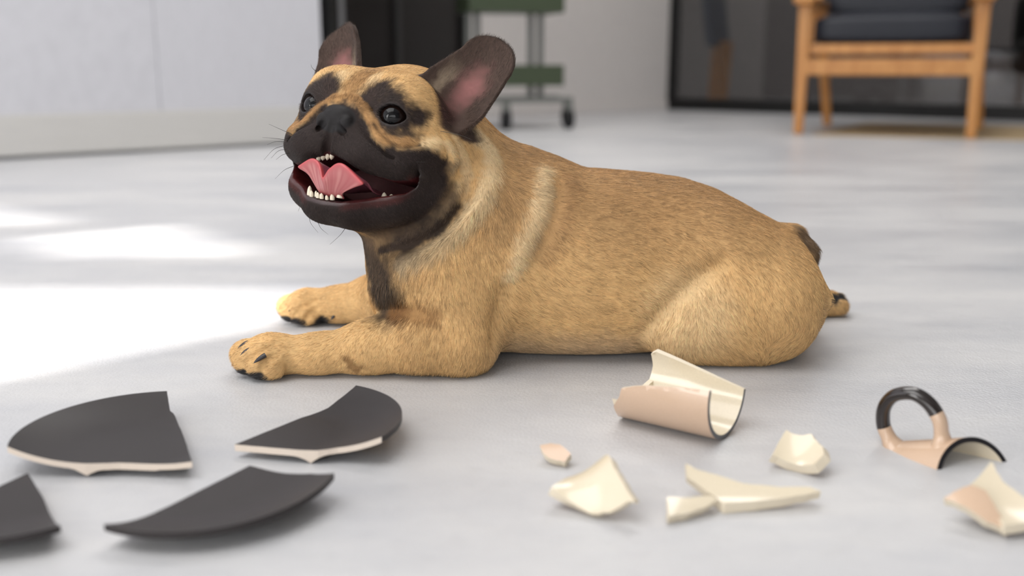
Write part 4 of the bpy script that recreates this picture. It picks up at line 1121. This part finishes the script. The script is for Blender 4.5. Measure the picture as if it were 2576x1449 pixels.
# ---- eyes
M_EYE = attr_mat('dog_eye', 0.04, 0.28)
M_EYE.node_tree.nodes['Principled BSDF'].inputs['Coat Weight'].default_value = 0.0
M_EYE.node_tree.nodes['Principled BSDF'].inputs['Coat Roughness'].default_value = 0.02
GAZE = np.array([-0.16, -0.97, 0.14]); GAZE /= np.linalg.norm(GAZE)
for sg in (1, -1):
    c, look, up, side = EYE[sg]
    g = GAZE * 0.75 + look * 0.35; g /= np.linalg.norm(g)
    x_ = np.cross(up, g); x_ /= np.linalg.norm(x_); y_ = np.cross(g, x_)
    V, Fc, U = uv_ball(c, (EYE_R,) * 3, 64, 48, np.stack([x_, y_, g], 1))
    ang = np.degrees(np.arccos(np.clip(U[:, 2], -1, 1)))
    bulge = 0.0009 * np.clip(1 - ang / 48, 0, 1) ** 0.8
    V = V + (U @ np.stack([x_, y_, g], 1).T) * bulge[:, None]
    col = np.where((ang < 30)[:, None], lin(6, 6, 8), np.where((ang < 60)[:, None], lin(24, 14, 11), np.where((ang < 64)[:, None], lin(14, 10, 10), lin(190, 176, 170))))
    e = mesh_np('eye', V, Fc, M_EYE, dog); tint_attr(e.data, col); e['label'] = 'glossy dark brown eye'

# ---- tongue: a thin curled leaf, fanned out over the lower front teeth
def crv(rows, n=28):
    return [smooth_path(r, n) for r in rows]
_rows = [
    [(-.016, .020, -.066), (-.008, .020, -.062), (0, .020, -.063), (.008, .020, -.064), (.016, .020, -.063), (.024, .020, -.062), (.032, .020, -.066)],
    [(-.016, .045, -.066), (-.010, .046, -.061), (-.002, .047, -.065), (.004, .047, -.068), (.014, .047, -.062), (.026, .046, -.059), (.036, .044, -.064)],
    [(-.022, .062, -.055), (-.013, .063, -.0510), (-.003, .061, -.0515), (.003, .060, -.0525), (.011, .062, -.052), (.024, .063, -.0520), (.040, .060, -.058)],
    [(-.0265, .0705, -.0545), (-.0120, .0725, -.0468), (-.0020, .0730, -.0505), (.0030, .0720, -.0600), (.0105, .0745, -.0520), (.0240, .0765, -.0470), (.0445, .0720, -.0590)],
    [(-.0262, .0715, -.0560), (-.0120, .0740, -.0482), (-.0025, .0745, -.0520), (.0032, .0735, -.0615), (.0110, .0760, -.0535), (.0240, .0780, -.0488), (.0440, .0735, -.0605)],
    [(-.0165, .0700, -.0595), (-.0090, .0715, -.0570), (-.0020, .0720, -.0600), (.0040, .0720, -.0650), (.0110, .0730, -.0615), (.0210, .0740, -.0590), (.0350, .0720, -.0640)],
    [(-.0085, .0655, -.0690), (-.0055, .0662, -.0690), (-.0015, .0668, -.0695), (.0035, .0670, -.0705), (.0085, .0670, -.0700), (.0135, .0668, -.0698), (.0205, .0660, -.0700)],
    [(-.0070, .0600, -.0740), (-.0045, .0600, -.0740), (-.0010, .0605, -.0740), (.0035, .0605, -.0742), (.0080, .0605, -.0740), (.0120, .0600, -.0740), (.0180, .0595, -.0740)]]
_rs = [smooth_path([np.array(p) for p in r], 8) for r in _rows]
_w = len(_rs[0]); _cols = [smooth_path([r[i] for r in _rs], 7) for i in range(_w)]
_h = len(_cols[0]); V = np.array([_cols[i][j] for j in range(_h) for i in range(_w)])
_vv = np.repeat(np.arange(_h) / (_h - 1), _w); _uu = np.tile(np.arange(_w) / (_w - 1), _h)
Fc = np.array([(j * _w + i, j * _w + i + 1, (j + 1) * _w + i + 1, (j + 1) * _w + i) for j in range(_h - 1) for i in range(_w - 1)])
V = np.array([hw(*p) for p in V])
tongue = mesh_np('tongue', V, Fc, None, dog); tongue['label'] = 'pink tongue with its tip curled up in two lobes'
_edge = np.exp(-((_vv - 0.50) / 0.075) ** 2)
_tc = lin(164, 84, 87) * (1 - _edge[:, None]) + lin(188, 80, 84) * _edge[:, None]
_st_ = (0.5 + 0.5 * np.sin(_uu * 95 + 5 * np.sin(_uu * 31))) * sstep(0.56, 0.66, _vv) * sstep(0.98, 0.80, _vv)
_tc = _tc * (1 - 0.5 * _st_[:, None]) + lin(206, 148, 142) * 0.5 * _st_[:, None]
_tc = np.where((_vv < 0.42)[:, None], lin(140, 78, 90), _tc)
tint_attr(tongue.data, _tc)
M_TONGUE = attr_mat('tongue', 0.3, 0.5); M_TONGUE.node_tree.nodes['Principled BSDF'].inputs['Subsurface Weight'].default_value = 0.15
M_TONGUE.node_tree.nodes['Principled BSDF'].inputs['Subsurface Radius'].default_value = (0.003, 0.001, 0.001)
tongue.data.materials.append(M_TONGUE)
md = tongue.modifiers.new('thickness', 'SOLIDIFY'); md.thickness = 0.0016; md.offset = 0
md = tongue.modifiers.new('smooth', 'SUBSURF'); md.levels = 1; md.render_levels = 1

# ---- teeth
M_TOOTH = plain('tooth', (232, 220, 198), 0.25)
for (l_, f_, u_), hgt, r in (((-.0192, .0600, -.0770), .0085, .0026), ((-.0150, .0620, -.0775), .0052, .0021), ((-.0108, .0610, -.0768), .0050, .0018), ((-.0068, .0632, -.0775), .0046, .0021), ((-.0026, .0634, -.0775), .0046, .0021),
                           ((.0030, .0632, -.0775), .0036, .0018), ((.0082, .0628, -.0768), .0050, .0024), ((.0152, .0625, -.0740), .0098, .0031), ((.0400, .0340, -.0690), .0072, .0030), ((.0440, .0290, -.0670), .0050, .0028)):
    spike('tooth', hw(l_, f_, u_), hw(l_, f_ + 0.0012, u_ + hgt), r, M_TOOTH, HM @ np.array([0, 0.0006, 0]), 0.85, 0.9, dog)
for (l_, f_, u_), hgt, r in (((-.0185, .0575, -.0395), .0078, .0030), ((-.0135, .0580, -.0385), .0070, .0028), ((-.0088, .0580, -.0380), .0066, .0026), ((-.0044, .0580, -.0375), .0062, .0024)):
    spike('tooth', hw(l_, f_, u_), hw(l_, f_ + 0.0005, u_ - hgt), r, M_TOOTH, (0, 0, 0), 0.9, 0.9, dog)

# ---- claws
M_CLAW = plain('claw', (44, 40, 42), 0.28)
for (px, py, Y), (dx, dy, dz) in (((612, 866, 0.853), (-0.0085, -0.001, -0.003)), ((616, 884, 0.840), (-0.0085, -0.003, -0.004)), ((655, 898, 0.8265), (-0.0090, -0.005, -0.0045)), ((628, 872, 0.872), (-0.008, 0.002, -0.004)),
                              ((738, 772, 1.024), (-0.0085, -0.004, -0.004)), ((722, 770, 1.036), (-0.0085, -0.002, -0.004)), ((720, 768, 1.050), (-0.0080, 0.001, -0.004)), ((838, 788, 1.0165), (-0.004, -0.004, -0.008))):
    b0 = at(px, py, Y)
    spike('claw', b0 + np.array([0.004, 0.002, 0.001]), b0 + 0.62 * np.array([dx, dy, dz]), 0.0028, M_CLAW, (0, 0, -0.002), 0.8, 0.35, dog)

# ---- whiskers
M_WHISK = plain('whisker', (40, 36, 34), 0.4)
for a_, b_, c_, Y in (((735, 338), (705, 325), (676, 312), 0.87), ((728, 353), (690, 348), (660, 346), 0.87), ((724, 358), (695, 356), (672, 364), 0.87), ((722, 365), (690, 375), (664, 402), 0.87), ((722, 375), (700, 380), (682, 398), 0.87),
                  ((728, 385), (710, 390), (694, 402), 0.87), ((738, 418), (715, 428), (692, 450), 0.87), ((765, 505), (755, 520), (750, 532), 0.86), ((778, 545), (782, 562), (800, 585), 0.86), ((800, 560), (808, 575), (826, 590), 0.86),
                  ((868, 575), (855, 592), (830, 615), 0.85), ((1108, 330), (1150, 338), (1190, 352), 0.84), ((935, 390), (1000, 405), (1070, 408), 0.835), ((795, 180), (785, 170), (782, 162), 0.92)):
    tube('whisker', smooth_path([at(*a_, Y), at(*b_, Y - 0.004), at(*c_, Y - 0.006)], 5), 0.00022, 0.00008, M_WHISK, dog)
